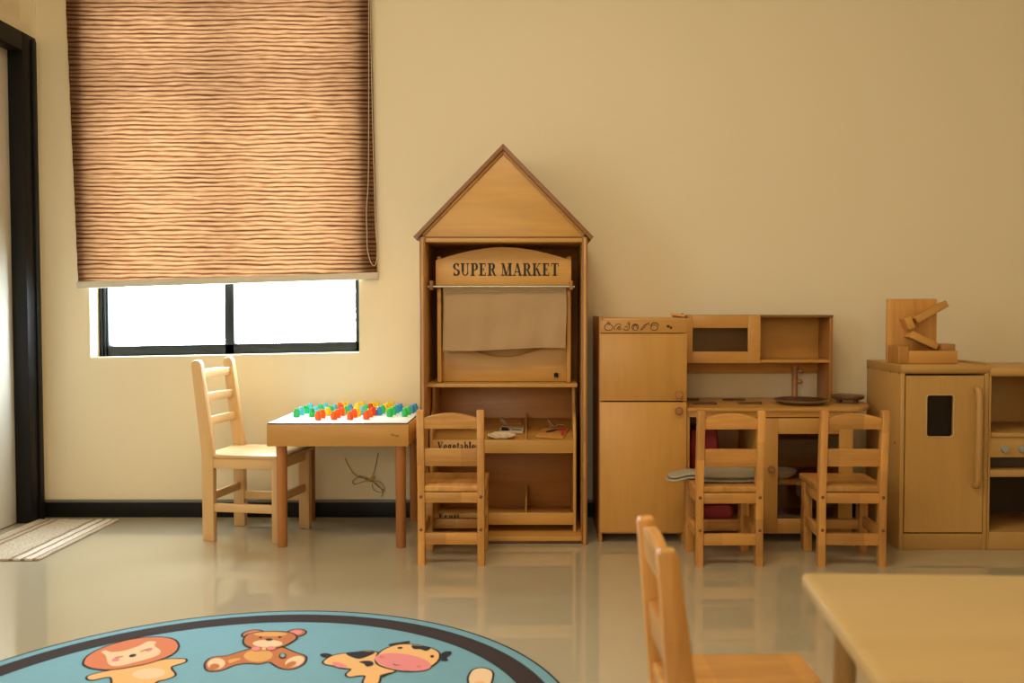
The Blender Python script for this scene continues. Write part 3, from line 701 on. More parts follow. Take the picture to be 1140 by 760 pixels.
for i, (X, Y, c) in enumerate(place):
    if c not in protos:
        p = peg_mesh().build('toy_peg', PEGM[c]); protos[c] = p
    else:
        p = protos[c].copy(); COL.objects.link(p)
    p.location = (X, Y, tz1+.006); p.rotation_euler = (0, 0, random.uniform(0, 6))
    tag(p, cname[c]+' plastic peg standing on the white table top', 'peg', cname[c]+' pegs on the table')

# wires hanging on the wall under the table
t = thing('loose_wires', 'tangle of thin tan wires on the wall under the peg table', 'wires', (-.72, 3.985, .2))
m = MB(); wy = 3.992
def wp(l, cl=False): return catmull([tuple(wall_pt(x, y, wy-.004*(i % 3))) for i, (x, y) in enumerate(l)], 5, closed=cl)
for l in (((384, 510), (392, 525), (400, 531), (412, 534), (420, 541), (428, 546)), ((421, 504), (419, 515), (416, 526), (413, 534)), ((413, 534), (402, 530), (393, 535), (395, 539), (404, 536), (413, 534)),
          ((413, 535), (422, 536), (428, 543), (424, 548), (416, 545), (414, 538)), ((400, 529), (408, 534), (418, 538), (426, 547), (424, 553))):
    m.tube(wp(l), .0016, 6)
m.build('wire', WIRE, t)
m = MB(); m.tube([tuple(wall_pt(410, 535, wy-.003)), tuple(wall_pt(417, 531, wy-.003))], .006, 8); m.build('tie', YELLOW, t)

# ================================================================== MARKET HOUSE
hx0, hx1, hy0, hy1 = -.457, .186, 3.52, 3.955
t = thing('market_house', 'tall wooden play house shell with a pitched roof against the wall', 'play house', ((hx0+hx1)/2, hy1, 0))
for x0, x1 in ((hx0, hx0+.020), (hx1-.020, hx1)):
    m = MB(); m.box(x0, x1, hy0, hy1, 0, 1.185, .0015); sp = m.build('side_panel', BIRCH['z'], t)
    m = MB(); m.box(x0-.0005, x1+.0005, hy0-.003, hy0+.002, .002, 1.183, .001); m.build('edge_banding', EDGE['z'], sp)
    m = MB(); m.box(x0+.0055, x1-.0055, hy0-.0042, hy0-.002, .002, 1.183, .0005); m.build('edge_core', PINE['z'], sp)
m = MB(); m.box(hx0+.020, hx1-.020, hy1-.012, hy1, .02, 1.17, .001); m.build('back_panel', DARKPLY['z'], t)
m = MB(); m.box(hx0+.020, hx1-.020, hy0+.004, hy1-.012, 1.168, 1.185, .0015); m.build('top_board', BIRCH['x'], t)
m = MB(); m.box(hx0+.020, hx1-.020, hy0+.006, hy1-.012, .012, .030, .0015); m.build('base_board', BIRCH['x'], t)
m = MB(); m.box(hx0+.020, hx1-.020, hy0+.012, hy0+.030, 0, .012, .001); m.build('plinth', DKWOOD['x'], t)
m = MB(); m.box(hx0+.004, hx1-.004, hy0+.001, hy0+.012, 1.185, 1.1895, .0005); m.build('top_trim', EDGE['x'], t)
ax, az, ez = -.1365, 1.541, 1.187
m = MB(); m.prism([(hx0+.004, 1.186), (hx1-.004, 1.186), (ax, az-.028)], 'y', hy0+.010, hy0+.024, bev=.001); m.build('gable_panel', BIRCH['x'], t)
m = MB(); m.prism([(hx0+.004, 1.186), (hx1-.004, 1.186), (ax, az-.028)], 'y', hy1-.014, hy1, bev=.001); m.build('gable_panel', BIRCH['x'], t)
for ex, s in ((hx0-.024, -1), (hx1+.023, 1)):
    d = Vector((ex-ax, ez-az)); d.normalize(); nrm = Vector((d.y, -d.x)) if s > 0 else Vector((-d.y, d.x))
    if nrm.y > 0: nrm = -nrm
    th = .016; p0 = Vector((ax, az)); p1 = Vector((ex, ez))
    vin = Vector((ax, az-th/abs(nrm.y)))
    m = MB(); m.prism([tuple(p0), tuple(p1), tuple(p1+nrm*th), tuple(vin)], 'y', hy0-.012, hy1, bev=.0015); m.build('roof_panel', EDGE['x'], t)
    m = MB(); q0 = vin+Vector((0, -.0005)); q1 = p1+nrm*(th+.0003)-d*.03
    m.prism([tuple(q0), tuple(q1), tuple(q1+nrm*.008), tuple(q0+Vector((0, -.008/abs(nrm.y))))], 'y', hy0+.001, hy0+.011, bev=.0008); m.build('roof_batten', PINE['x'], t)

# ------------------------------------------------------------------ the market stand inside it
t = thing('market_stand', 'wooden toy market stand with a lettered sign inside the house shell', 'toy market stand', (-.14, 3.75, .0305))
sy0, sy1 = 3.60, 3.90
for x in (-.402, .110):
    m = MB(); m.box(x, x+.016, sy0+.02, sy0+.085, .622, 1.118, .002); m.build('post', BIRCH['z'], t)
# sign: crowned board
n = 16
arc = [(-.405+.532*k/n, 1.103+.051*math.sin(PI*k/n)) for k in range(n+1)]
m = MB(); m.prism([(-.405, .997), (.127, .997)]+arc[::-1], 'y', sy0, sy0+.014, bev=.0015); sgn = m.build('sign_board', BIRCH['x'], t)
m = MB(); letters(m, 'SUPER MARKET', -.337, sy0, 1.042, .049, .418); k = m.build('lettering', INK, sgn); k['label'] = 'black serif letters SUPER MARKET'
# rod, its brackets, curtain
for x in (-.425, .118):
    m = MB(); m.box(x, x+.014, sy0-.045, sy0+.03, .985, 1.022, .004); m.build('rod_bracket', CHERRY['z'], t)
m = MB(); m.tube([(-.432, sy0-.034, .998), (.139, sy0-.034, .998)], .0052, 12); m.build('curtain_rod', STEEL, t)
def cf(u, v):
    x = -.374+.479*u; z = .990-.233*v
    fold = .0035*math.sin(u*17+1)*(.4+.6*v)+.0030*math.sin(u*31+v*2)*v+.002*math.sin(v*9+u*5)
    return Vector((x+.002*math.sin(v*5), sy0-.012+fold, z-.005*v*math.sin(u*5+.6)-.004*v*(1-u)))
m = MB(); m.grid(cf, 60, 34); m.tube([cf(k/40, 1) for k in range(41)], .0022, 6); m.tube([cf(1, k/20) for k in range(21)], .0018, 6); m.tube([cf(0, k/20) for k in range(21)], .0018, 6)
m.tube([cf(k/40, 0) for k in range(41)], .004, 8)
m.build('curtain', CURTM, t)
# lower back board with a dipped upper edge
n = 24
dip = [(-.386+.496*k/n, .772-.052*(.5-.5*math.cos(2*PI*k/n))) for k in range(n+1)]
m = MB(); m.prism([(-.386, .622), (.110, .622)]+dip[::-1], 'y', sy0+.06, sy0+.074, bev=.0015); m.build('front_board', BIRCH['x'], t)
m = MB(); m.box(-.386, .110, sy0+.085, sy0+.091, .62, 1.0, .001); m.build('upper_back_panel', BIRCH['x'], t)
m = MB(); m.box(.060, .077, sy0+.046, sy0+.0605, .640, .657, .003); m.build('magnetic_catch', BLACK, t)
m = MB(); m.box(-.437, .150, sy0-.03, sy1, .606, .620, .002); m.build('shelf', BIRCH['x'], t)
# lower part: cheeks with a curved front edge
for x0, x1 in ((-.432, -.420), (.135, .147)):
    P = [(sy1, .031), (sy0, .031), (sy0, .36), (sy0+.004, .42), (sy0+.03, .47), (sy0+.075, .50), (sy0+.10, .53), (sy0+.10, .606), (sy1, .606)]
    m = MB(); m.prism(P, 'x', x0, x1, bev=.0015); m.build('cheek', BIRCH['z'], t)
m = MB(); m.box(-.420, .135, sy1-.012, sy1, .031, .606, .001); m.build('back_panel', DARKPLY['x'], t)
# sloping display shelf with a front lip and a divider
m = MB(); m.hexa([(-.420, sy0+.012, .372), (.135, sy0+.012, .372), (.135, sy1-.012, .440), (-.420, sy1-.012, .440), (-.420, sy0+.012, .382), (.135, sy0+.012, .382), (.135, sy1-.012, .450), (-.420, sy1-.012, .450)], .001); m.build('display_shelf', BIRCH['x'], t)
m = MB(); m.box(-.420, .135, sy0, sy0+.012, .343, .396, .0015); lip = m.build('shelf_lip', BIRCH['x'], t)
m = MB(); letters(m, 'Vegetables', -.400, sy0, .356, .033, .165); k = m.build('lettering', INK, lip); k['label'] = 'black serif letters Vegetables'
m = MB(); m.prism([(sy0+.014, .384), (sy1-.013, .452), (sy1-.013, .470), (sy0+.014, .402)], 'x', -.055, -.049, bev=.0008); m.build('divider', BIRCH['y'], t)
m = MB(); m.box(-.420, .135, sy0+.012, sy1-.012, .060, .070, .001); m.build('bin_floor', BIRCH['x'], t)
m = MB(); m.box(-.420, .135, sy0, sy0+.012, .058, .106, .0015); lip = m.build('bin_lip', BIRCH['x'], t)
m = MB(); letters(m, 'Fruit', -.397, sy0, .082, .021, .085); k = m.build('lettering', INK, lip); k['label'] = 'black serif letters on the lower bin'
m = MB(); m.prism([(sy0+.014, .071), (sy1-.013, .071), (sy1-.013, .165), (sy1-.06, .160), (sy0+.014, .112)], 'x', -.055, -.049, bev=.0008); m.build('divider', BIRCH['y'], t)

# things lying on the display shelf (slope 0.068 over 0.276)
SL = math.atan2(.068, .276)
def on_shelf(x, y): return Vector((x, y, .383+(y-sy0-.012)*.068/.276+.0008))
def card(name, outline, th, x, y, rz, mats, label, cat, art_=None, loops=None):
    p = on_shelf(x, y); t = thing(name, label, cat, p, 'wooden picture tags on the market shelf', world=False)
    t.rotation_euler = (SL, 0, rz)
    S = 1.22; outline = [(x_*S, y_*S) for x_, y_ in outline]; art_ = [(a, b, [[(x_*S, y_*S) for x_, y_ in q] for q in c]) for a, b, c in (art_ or [])]; th += .002
    m = MB(); m.prism(outline, 'z', .0005, th, bev=.001); m.build('board', mats, t)
    for nm, mt, polys in (art_ or []):
        m = MB()
        for q in polys: m.prism(q, 'z', th-.0004, th+.0006)
        m.build(nm, mt, t)
    for q in (loops or []):
        m = MB(); m.tube(catmull(q, 5, closed=False), .0012, 6); m.build('string_loop', STRING, t)
    return t
card('picture_tag', [(-.062, -.040), (.026, -.062), (.062, .034), (.012, .050), (-.030, .030)], .006, .056, 3.712, math.radians(6), PINE['x'], 'wooden picture tag with red and black print, right of the shelf divider', 'toy tag',
     [('black_print', INK, [[(-.022, -.012), (.002, -.004), (.022, .012), (.012, .016), (-.008, .008), (-.024, -.002)]]), ('red_print', REDP, [[(.022, -.040), (.032, -.044), (.050, .022), (.020, .026), (.010, .010), (.030, .002)]])],
     [[(.000, .040, .006), (-.004, .060, .012), (-.010, .078, .026), (-.004, .070, .020), (.010, .055, .008)], [(.012, .042, .006), (.030, .062, .012), (.052, .060, .008)]])
card('picture_tag', [(-.04, -.025), (.04, -.028), (.042, .026), (-.038, .03)], .006, -.112, 3.735, math.radians(-4), CREAM, 'small wooden picture tag with a dark print, left of the shelf divider', 'toy tag',
     [('black_print', INK, [[(-.034, -.016), (-.012, -.018), (-.004, -.008), (-.018, .012), (-.034, .016)], [(.000, -.010), (.036, -.014), (.03, -.006), (.004, -.004)]])],
     [[(-.026, .026, .006), (-.036, .048, .016), (-.050, .060, .032), (-.032, .055, .018), (-.018, .03, .006)]])
card('picture_tag', [(-.036, -.022), (.036, -.022), (.036, .022), (-.036, .022)], .005, -.120, 3.825, math.radians(9), PINE['x'], 'plain wooden tag lying at the back of the display shelf', 'toy tag', None,
     [[(-.03, .015, .005), (-.045, .03, .014), (-.02, .04, .01), (.0, .02, .005)]])
p = on_shelf(-.150, 3.658); t = thing('paper_bowl', 'pale crumpled shallow bowl lying at the front of the display shelf', 'bowl', p, world=False); t.rotation_euler = (SL, 0, 0)
def pb(u, v):
    a = 2*PI*u; r = .010+.034*v
    return Vector((r*1.25*math.cos(a), r*.75*math.sin(a), .001+.014*v**2+.002*math.sin(a*7)*v))
m = MB(); m.grid(pb, 48, 8); m.lathe([(.0125, .0005), (.0125, .0012)], n=24, M=Matrix.Scale(.8, 4, (0, 1, 0))); o = m.build('dish', PAPER, t)
sm = o.modifiers.new('thickness', 'SOLIDIFY'); sm.thickness = .0016; sm.offset = 1
m = MB(); m.tube(catmull([(-.02, 0, .006), (-.008, .008, .008), (.006, .004, .007), (.018, .010, .008), (.024, -.004, .009), (.006, -.008, .007), (-.01, -.007, .007)], 5), .0035, 8); m.build('paper_strip', PAPER, t)

# ================================================================== PLAY KITCHEN
# fridge on the left
fx0, fx1, fy0, fy1, ftop = .234, .574, 3.552, 3.985, .876
t = thing('play_fridge', 'tall wooden play fridge with two doors and engraved fruit strip', 'play fridge', ((fx0+fx1)/2, fy1, 0))
for x0, x1, z1, nm in ((fx0, fx0+.014, ftop+.006, 'z'), (fx1-.014, fx1, ftop, 'z')):
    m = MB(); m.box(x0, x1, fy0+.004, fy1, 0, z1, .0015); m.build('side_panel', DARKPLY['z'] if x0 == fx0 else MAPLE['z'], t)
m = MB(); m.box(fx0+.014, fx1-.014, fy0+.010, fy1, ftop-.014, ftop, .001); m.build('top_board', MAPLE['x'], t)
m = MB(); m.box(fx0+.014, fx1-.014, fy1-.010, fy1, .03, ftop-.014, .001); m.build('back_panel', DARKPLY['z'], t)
m = MB(); m.box(fx0+.014, fx1-.014, fy0+.02, fy1-.01, .030, .042, .001); m.build('bottom_board', MAPLE['x'], t)
m = MB(); m.box(fx0+.004, fx1, fy0-.006, fy0+.008, .819, .868, .0015); hd = m.build('header_panel', MAPLE['x'], t)
# engraved fruit and vegetables, as outlines
m = MB(); zc = .843; yy = fy0-.0062
def eng(pts, closed=True, r=.0014): m.tube([(fx0+.004+(x*1.12 if x < .21 else x), yy, zc+z*1.08) for x, z in catmull(pts, 5, closed=closed)], r, 5, closed=closed)
ce = lambda cx, cz, rx, rz, n=9: [(cx+rx*math.cos(2*PI*k/n), cz+rz*math.sin(2*PI*k/n)) for k in range(n)]
eng(ce(.028, -.002, .0145, .0115)); eng([(.022, .011), (.026, .017), (.030, .011), (.034, .016)], False, .0014)          # tomato
eng([(.050, -.012), (.048, -.002), (.056, .008), (.066, .010), (.072, .004)], False); eng([(.056, -.010), (.062, .000), (.070, .002)], False); eng(ce(.066, -.006, .004, .004, 6))   # banana
eng([(.078, -.006), (.086, -.012), (.096, -.010), (.100, .000), (.098, .010)], False, .0014); eng(ce(.098, .012, .004, .004, 6)); eng([(.084, -.002), (.09, .002), (.094, -.004)], False)  # cherries
eng(ce(.120, -.001, .011, .012)); eng([(.112, -.008), (.120, .008), (.128, -.006)], False); eng([(.112, .004), (.128, .006)], False)   # pineapple / citrus
eng([(.138, -.012), (.146, -.008), (.154, .000), (.158, .008)], False); eng([(.140, -.010), (.150, .004), (.160, .010)], False); eng([(.160, .008), (.166, .014), (.168, .006)], False)  # carrot
eng(ce(.186, -.003, .012, .010)); eng([(.174, .004), (.182, .014), (.196, .012), (.202, .004)], False, .0018)    # mushroom
m.build('engraving', BURN, hd)
m = MB(); eng(ce(.262, .002, .004, .003, 6), r=.0025); eng(ce(.273, -.003, .003, .003, 6), r=.002); m.build('engraved_mark', BURN, hd)
for z0, z1 in ((.556, .816), (.043, .551)):
    m = MB(); m.box(fx0+.003, fx1-.001, fy0-.010, fy0+.004, z0, z1, .0015); d = m.build('door', MAPLE['z'], t)
    m = MB(); kz = z0+.024 if z0 > .3 else z1-.032
    m.lathe([(.008, 0), (.008, .006), (.0145, .009), (.0150, .016), (.0125, .020), (0, .021)], (.541, fy0-.010, kz), axis='y', n=24); m.build('knob', CHERRY['x'], d)
# base cabinet with worktop
kx0, kx1 = .577, 1.222; ky0, ky1 = 3.560, 3.985; wz0, wz1 = .513, .527
t = thing('play_kitchen_counter', 'low wooden play kitchen counter with open shelf and glazed door', 'play kitchen', (.95, ky1, 0))
n = 12
out = [(kx0, ky1), (kx0, ky0-.012), (1.20, ky0-.012)]+[(1.225+.131*math.sin(PI/2*k/n), ky1-.10-(ky1-.10-ky0+.012)*math.cos(PI/2*k/n)) for k in range(n+1)]+[(1.356, ky1)]
m = MB(); m.prism(out, 'z', wz0, wz1, bev=.002); m.build('worktop', MAPLE['x'], t)
for x0, x1 in ((kx0, kx0+.012), (.862, .874), (kx1-.012, kx1)):
    m = MB(); m.box(x0, x1, ky0+(.016 if x0 > .85 else .004), ky1-.03, .0 if x0 != .862 else .032, wz0, .0015); m.build('side_panel', MAPLE['z'], t)
m = MB(); m.box(kx0+.012, kx1-.012, ky1-.04, ky1-.03, .03, wz0, .001); m.build('back_panel', DARKPLY['z'], t)
m = MB(); m.box(kx0+.012, kx1-.012, ky0+.018, ky1-.04, .038, .050, .001); m.build('bottom_board', MAPLE['x'], t)
m = MB(); m.box(kx0, .874, ky0+.002, ky0+.014, .490, wz0, .0015); m.build('top_rail', MAPLE['x'], t)
m = MB(); m.box(.874, kx1, ky0+.002, ky0+.014, .490, wz0, .0015); m.build('top_rail', MAPLE['x'], t)
m = MB(); m.box(kx0+.012, .862, ky0+.05, ky1-.04, .262, .274, .001); m.build('shelf', MAPLE['x'], t)
m = MB(); m.box(.874, kx1-.012, ky0+.05, ky1-.04, .215, .227, .001); m.build('shelf', MAPLE['x'], t)
m = MB()
dx0, dx1, dz0, dz1 = .876, kx1, .036, .487; gx0, gx1, gz0, gz1 = .930, 1.168, .094, .426
m.box(dx0, gx0, ky0-.012, ky0+.002, dz0, dz1, .0015); m.box(gx1, dx1, ky0-.012, ky0+.002, dz0, dz1, .0015)
m.box(gx0, gx1, ky0-.012, ky0+.002, dz0, gz0, .0015); m.box(gx0, gx1, ky0-.012, ky0+.002, gz1, dz1, .0015)
d = m.build('door', MAPLE['z'], t)
m = MB(); m.box(gx0-.004, gx1+.004, ky0-.006, ky0-.003, gz0-.004, gz1+.004, 0); m.build('pane', CABGLASS, d)
m = MB(); m.lathe([(.007, 0), (.007, .006), (.0135, .009), (.014, .015), (.011, .019), (0, .020)], (.902, ky0-.012, .290), axis='y', n=24); m.build('knob', CHERRY['x'], d)
# tap: a turned peg post with two small spout pegs
m = MB(); m.lathe([(.0155, wz1), (.0155, wz1+.012), (.0125, wz1+.016), (.0125, .655), (.015, .660), (.015, .672), (0, .673)], (1.087, 3.885, 0), n=20)
tap = m.build('tap', CHERRY['z'], t)
for dx, z in ((.022, .650), (.018, .605)):
    m = MB(); m.ball((1.087+dx, 3.872, z), .011, sc=(1, 1, 1)); m.tube([(1.087, 3.885, z), (1.087+dx, 3.872, z)], .006, 10); m.build('tap_handle', CHERRY['x'], tap)
# small hutch above
ux0, ux1, uy0, uy1, uz0, uz1 = .580, 1.226, 3.815, 3.985, .690, .887
t = thing('play_hutch', 'shallow wooden wall unit with toy microwave door standing on the counter', 'play kitchen shelf', (.9, uy1, wz1+.0005))
m = MB(); m.box(ux0, ux1, uy0, uy1, uz1-.010, uz1, .0015); m.build('top_board', EDGE['x'], t)
m = MB(); m.box(ux1-.014, ux1, uy0+.004, uy1, wz1+.0005, uz1-.010, .0015); m.build('side_panel', DARKPLY['z'], t)
m = MB(); m.box(ux0, ux0+.014, uy0+.004, uy1, wz1+.0005, uz1-.010, .0015); m.build('side_panel', DARKPLY['z'], t)
m = MB(); m.box(ux0+.014, ux1-.014, uy0+.002, uy1-.01, uz0-.002, uz0+.010, .0015); m.build('shelf', MAPLE['x'], t)
m = MB(); m.box(ux0+.014, ux1-.014, uy1-.016, uy1-.006, uz0-.056, uz1-.010, .001); m.build('back_panel', MAPLE['x'], t)
m = MB(); m.box(.905, .917, uy0+.006, uy1-.016, uz0+.010, uz1-.010, .001); m.build('partition', MAPLE['z'], t)
m = MB()
dx0, dx1, dz0, dz1 = .596, .920, uz0-.003, uz1-.001; gx0, gx1, gz0, gz1 = .638, .868, .735, .833
m.box(dx0, gx0, uy0-.012, uy0+.002, dz0, dz1, .0015); m.box(gx1, dx1, uy0-.012, uy0+.002, dz0, dz1, .0015); m.box(gx0, gx1, uy0-.012, uy0+.002, dz0, gz0, .0015); m.box(gx0, gx1, uy0-.012, uy0+.002, gz1, dz1, .0015)
d = m.build('door', MAPLE['x'], t)
m = MB(); m.box(gx0-.004, gx1+.004, uy0-.006, uy0-.003, gz0-.004, gz1+.004, 0); m.build('pane', CABGLASS, d)
# what stands on and in the kitchen
m = MB(); m.lathe([(.0, wz1+.0005), (.080, wz1+.001), (.100, wz1+.012), (.110, wz1+.017), (.112, wz1+.020), (.108, wz1+.021), (.098, wz1+.016), (.080, wz1+.006), (0, wz1+.005)], (1.063, 3.705, 0), n=40)
single('toy_sink_bowl', m, SINKM, 'dark steel shallow sink dish on the counter below the tap', 'sink bowl', (1.063, 3.705, wz1))
t = thing('trivet', 'round dark wooden trivet on short legs at the counter end', 'trivet', (1.272, 3.765, wz1+.0005))
m = MB(); m.lathe([(0, wz1+.014), (.056, wz1+.014), (.064, wz1+.018), (.066, wz1+.023), (.066, wz1+.029), (.062, wz1+.032), (0, wz1+.0325)], (1.272, 3.765, 0), n=36); m.build('plate', DKWOOD['x'], t)
for a in (20, 110, 200, 290):
    m = MB(); m.lathe([(.007, wz1+.0005), (.008, wz1+.015)], (1.272+.046*math.cos(math.radians(a)), 3.765+.046*math.sin(math.radians(a)), 0), n=12); m.build('leg', DKWOOD['z'], t)
sticks = [(.630, 3.845, 8, 'dark flat wooden stick at the back of the counter beside the fridge'), (.672, 3.690, -6, 'dark flat wooden stick at the front of the counter beside the fridge'),
          (.825, 3.850, 4, 'dark flat wooden stick at the back of the counter left of the sink'), (.858, 3.705, -5, 'dark flat wooden stick at the front of the counter left of the sink')]
def stick_mesh():
    m = MB(); P = [(-.045, -.006), (.012, -.005), (.022, -.011), (.038, -.012), (.046, 0), (.038, .012), (.022, .011), (.012, .005), (-.045, .006), (-.050, 0)]
    m.prism(catmull(P, 4), 'z', .0005, .009, bev=.002); return m
st0 = None
for x, y, a, lb in sticks:
    if st0 is None: st0 = o = stick_mesh().build('wooden_stick', STICKM)
    else: o = st0.copy(); COL.objects.link(o)
    o.location = (x, y, wz1); o.rotation_euler = (0, 0, math.radians(a)); tag(o, lb, 'stick', 'wooden sticks on the counter')
t = thing('wooden_lath', 'short pale wooden lath lying on top of the play fridge', 'stick', (.545, 3.70, ftop))
m = MB(); m.box(-.038, .038, -.009, .009, .0005, .0105, .002, M=Matrix.Translation((.553, 3.60, ftop+.006)) @ Matrix.Rotation(math.radians(9), 4, 'Y') @ Matrix.Rotation(math.radians(-8), 4, 'Z')); m.build('bar', MAPLE['x'], t)
m = MB(); m.box(.571, .5755, 3.655, 3.685, ftop+.0115, ftop+.0185, .001); m.box(.572, .5748, 3.55, 3.66, ftop+.0008, ftop+.0118, .001); m.build('dark_end', DKWOOD['x'], t)
# red things on the open shelf, white dish behind the glass
def soft_box(m, x0, x1, y0, y1, z0, z1, puff=.012):
    def f(u, v):
        a = 2*PI*u; c, s_ = math.cos(a), math.sin(a); e = .35
        X = math.copysign(abs(c)**e, c); Y = math.copysign(abs(s_)**e, s_); p = 1-.10*math.cos(PI*v)*math.cos(PI*v)+.05*math.sin(u*40)*v
        return Vector(((x0+x1)/2+X*(x1-x0)/2*p, (y0+y1)/2+Y*(y1-y0)/2*p, z0+(z1-z0)*v+(.006*math.sin(u*26) if v > .9 else 0)))
    m.grid(f, 48, 14)
    m.box((x0+x1)/2-(x1-x0)*.42, (x0+x1)/2+(x1-x0)*.42, (y0+y1)/2-(y1-y0)*.42, (y0+y1)/2+(y1-y0)*.42, z0, z1-.006, .01)
m = MB(); soft_box(m, .595, .722, 3.63, 3.82, .2745, .432); single('red_bag', m, REDC, 'dark red cloth bag on the upper shelf of the counter', 'bag', (.66, 3.72, .274))
m = MB(); soft_box(m, .655, .790, 3.66, 3.84, .0505, .116); single('red_bundle', m, REDC, 'folded red cloth on the bottom board of the counter', 'cloth', (.72, 3.75, .05))
m = MB(); m.lathe([(.0, .2278), (.030, .2278), (.052, .243), (.062, .262), (.060, .262), (.050, .245), (.028, .231), (0, .230)], (.985, 3.70, 0), n=32); single('toy_bowl', m, DISHM, 'white toy bowl on the shelf behind the glass door', 'bowl', (.985, 3.70, .2275))
m = MB(); m.lathe([(0, .0508), (.05, .0508), (.066, .06), (.066, .062), (.05, .055), (0, .0545)], (1.03, 3.70, 0), n=32); single('toy_plate', m, DISHM, 'white toy plate on the bottom board behind the glass door', 'plate', (1.03, 3.70, .05))

# folded grey cloth on the middle chair
t = thing('folded_cloth', 'folded grey cloth lying across the toddler chair seat', 'cloth', (.672, 3.35, .2865))
def pill(cx, cy, hx, hy, z0, h, wob):
    def f(u, v):
        a = 2*PI*u; b = -PI/2+PI*v
        c, s_ = math.cos(a), math.sin(a); e = .45
        rr = math.copysign(abs(math.cos(b))**.5, 1)
        X = math.copysign(abs(c)**e, c)*rr; Y = math.copysign(abs(s_)**e, s_)*rr
        zz = math.copysign(abs(math.sin(b))**.8, math.sin(b))
        return Vector((cx+hx*X, cy+hy*Y, z0+h/2+h/2*zz*(1+.10*math.sin(wob+4*X+2*Y)) if zz > 0 else z0+h/2+h/2*zz))
    return f
m = MB(); m.grid(pill(.690, 3.345, .108, .078, .2866, .012, 1), 48, 16); m.grid(pill(.690, 3.347, .107, .077, .2955, .046, 2.2), 48, 16); m.build('folded_body', GREYC, t)
m = MB()
def droop(f):
    def g(u, v):
        p = f(u, v); p.z -= .013*min(1, max(0, (.548-p.x)/.05)); return p
    return g
m.grid(droop(pill(.545, 3.385, .074, .055, .2880, .0125, .5)), 40, 12); m.grid(droop(pill(.552, 3.385, .072, .053, .3005, .0125, 1.7)), 40, 12)
m.build('overhanging_flap', GREYC, t)

# ================================================================== RIGHT HAND CABINETS
rx0, rx1, ry0, ry1, rtop = 1.362, 1.694, 3.44, 3.80, .702
t = thing('play_refrigerator', 'pale wooden play refrigerator cabinet with a small dark window', 'play fridge', ((rx0+rx1)/2, ry1, 0))
for x0, x1 in ((rx0, rx0+.016), (rx1-.016, rx1)):
    m = MB(); m.box(x0, x1, ry0, ry1, 0, .688, .003); sp = m.build('side_panel', CAB['z'], t)
    if x0 == rx0:
        for y, z in ((ry0+.014, .672), (ry1-.016, .672), (ry0+.05, .40), (ry0+.10, .67)):
            k = MB(); k.lathe([(.005, 0), (.005, .001), (0, .0012)], (x0-.0002, y, z), n=12, axis='x', M=Matrix.Translation((2*x0-.0004, 0, 0)) @ Matrix.Scale(-1, 4, (1, 0, 0))); k.build('screw_cap', SCREW, sp)
m = MB()
P = [(ry1, .668), (ry0+.004, .668)]+[(ry0+.006-.012*math.sin(PI*k/6), .668+.017-.017*math.cos(PI*k/6)) for k in range(1, 6)]+[(ry0+.004, rtop), (ry1, rtop)]
m.prism(P, 'x', rx0-.001, rx1+.001, bev=.001); m.build('top_board', CAB['x'], t)
m = MB(); m.tube(catmull([(rx1-.004, ry0+.006, rtop+.002), (rx1-.006, ry0+.08, rtop+.003), (rx1-.016, ry0+.20, rtop+.003), (rx1-.02, ry1-.01, rtop+.003)], 5, closed=False), .005, 8); m.build('raised_rim', CAB['y'], t)
m = MB(); m.box(rx0+.016, rx1-.016, ry1-.01, ry1, .02, .668, .001); m.build('back_panel', CAB['z'], t)
m = MB(); m.box(rx0+.016, rx1-.016, ry0+.002, ry0+.02, 0, .062, .002); m.box(rx0+.016, rx1-.016, ry0+.02, ry1-.01, .045, .062, .001); m.build('plinth', CAB['x'], t)
# door with a rounded window cut through it
dx0, dx1, dz0, dz1 = rx0+.019, rx1-.019, .068, .661
wx0, wx1, wz0_, wz1_ = 1.459, 1.562, .430, .589
def rrect(x0, x1, z0, z1, r, n=5):
    o = []
    for cx, cz, a0 in ((x1-r, z1-r, 0), (x0+r, z1-r, 90), (x0+r, z0+r, 180), (x1-r, z0+r, 270)):
        for k in range(n+1):
            a = math.radians(a0+90*k/n); o.append((cx+r*math.cos(a), cz+r*math.sin(a)))
    return o
m = MB(); y0, y1 = ry0-.001, ry0+.014
t_ = bmesh.new()
inner = rrect(wx0, wx1, wz0_, wz1_, .012); outer = []
cx, cz = (wx0+wx1)/2, (wz0_+wz1_)/2
for x, z in inner:
    sx = (dx1-cx)/(x-cx) if x > cx else (dx0-cx)/(x-cx); sz = (dz1-cz)/(z-cz) if z > cz else (dz0-cz)/(z-cz)
    outer.append((x, z, sx, sz))
N4 = len(inner); per = N4//4
cor = [(dx1, dz1), (dx0, dz1), (dx0, dz0), (dx1, dz0)]
oo = [cor[i//per] for i in range(N4)]
VF = {}
def vv(p, y):
    k = (round(p[0], 6), y, round(p[1], 6))
    if k not in VF: VF[k] = t_.verts.new((p[0], y, p[1]))
    return VF[k]
for y in (y0, y1):
    for i in range(N4):
        j = (i+1) % N4
        vs = []
        for v in (vv(inner[i], y), vv(inner[j], y), vv(oo[j], y), vv(oo[i], y)):
            if v not in vs: vs.append(v)
        t_.faces.new(vs)
for i in range(N4): t_.faces.new((vv(inner[i], y0), vv(inner[(i+1) % N4], y0), vv(inner[(i+1) % N4], y1), vv(inner[i], y1)))
for i in range(4): t_.faces.new((vv(cor[i], y0), vv(cor[(i+1) % 4], y0), vv(cor[(i+1) % 4], y1), vv(cor[i], y1)))
bmesh.ops.recalc_face_normals(t_, faces=t_.faces[:]); m._add(t_)
dr = m.build('door', CAB['z'], t)
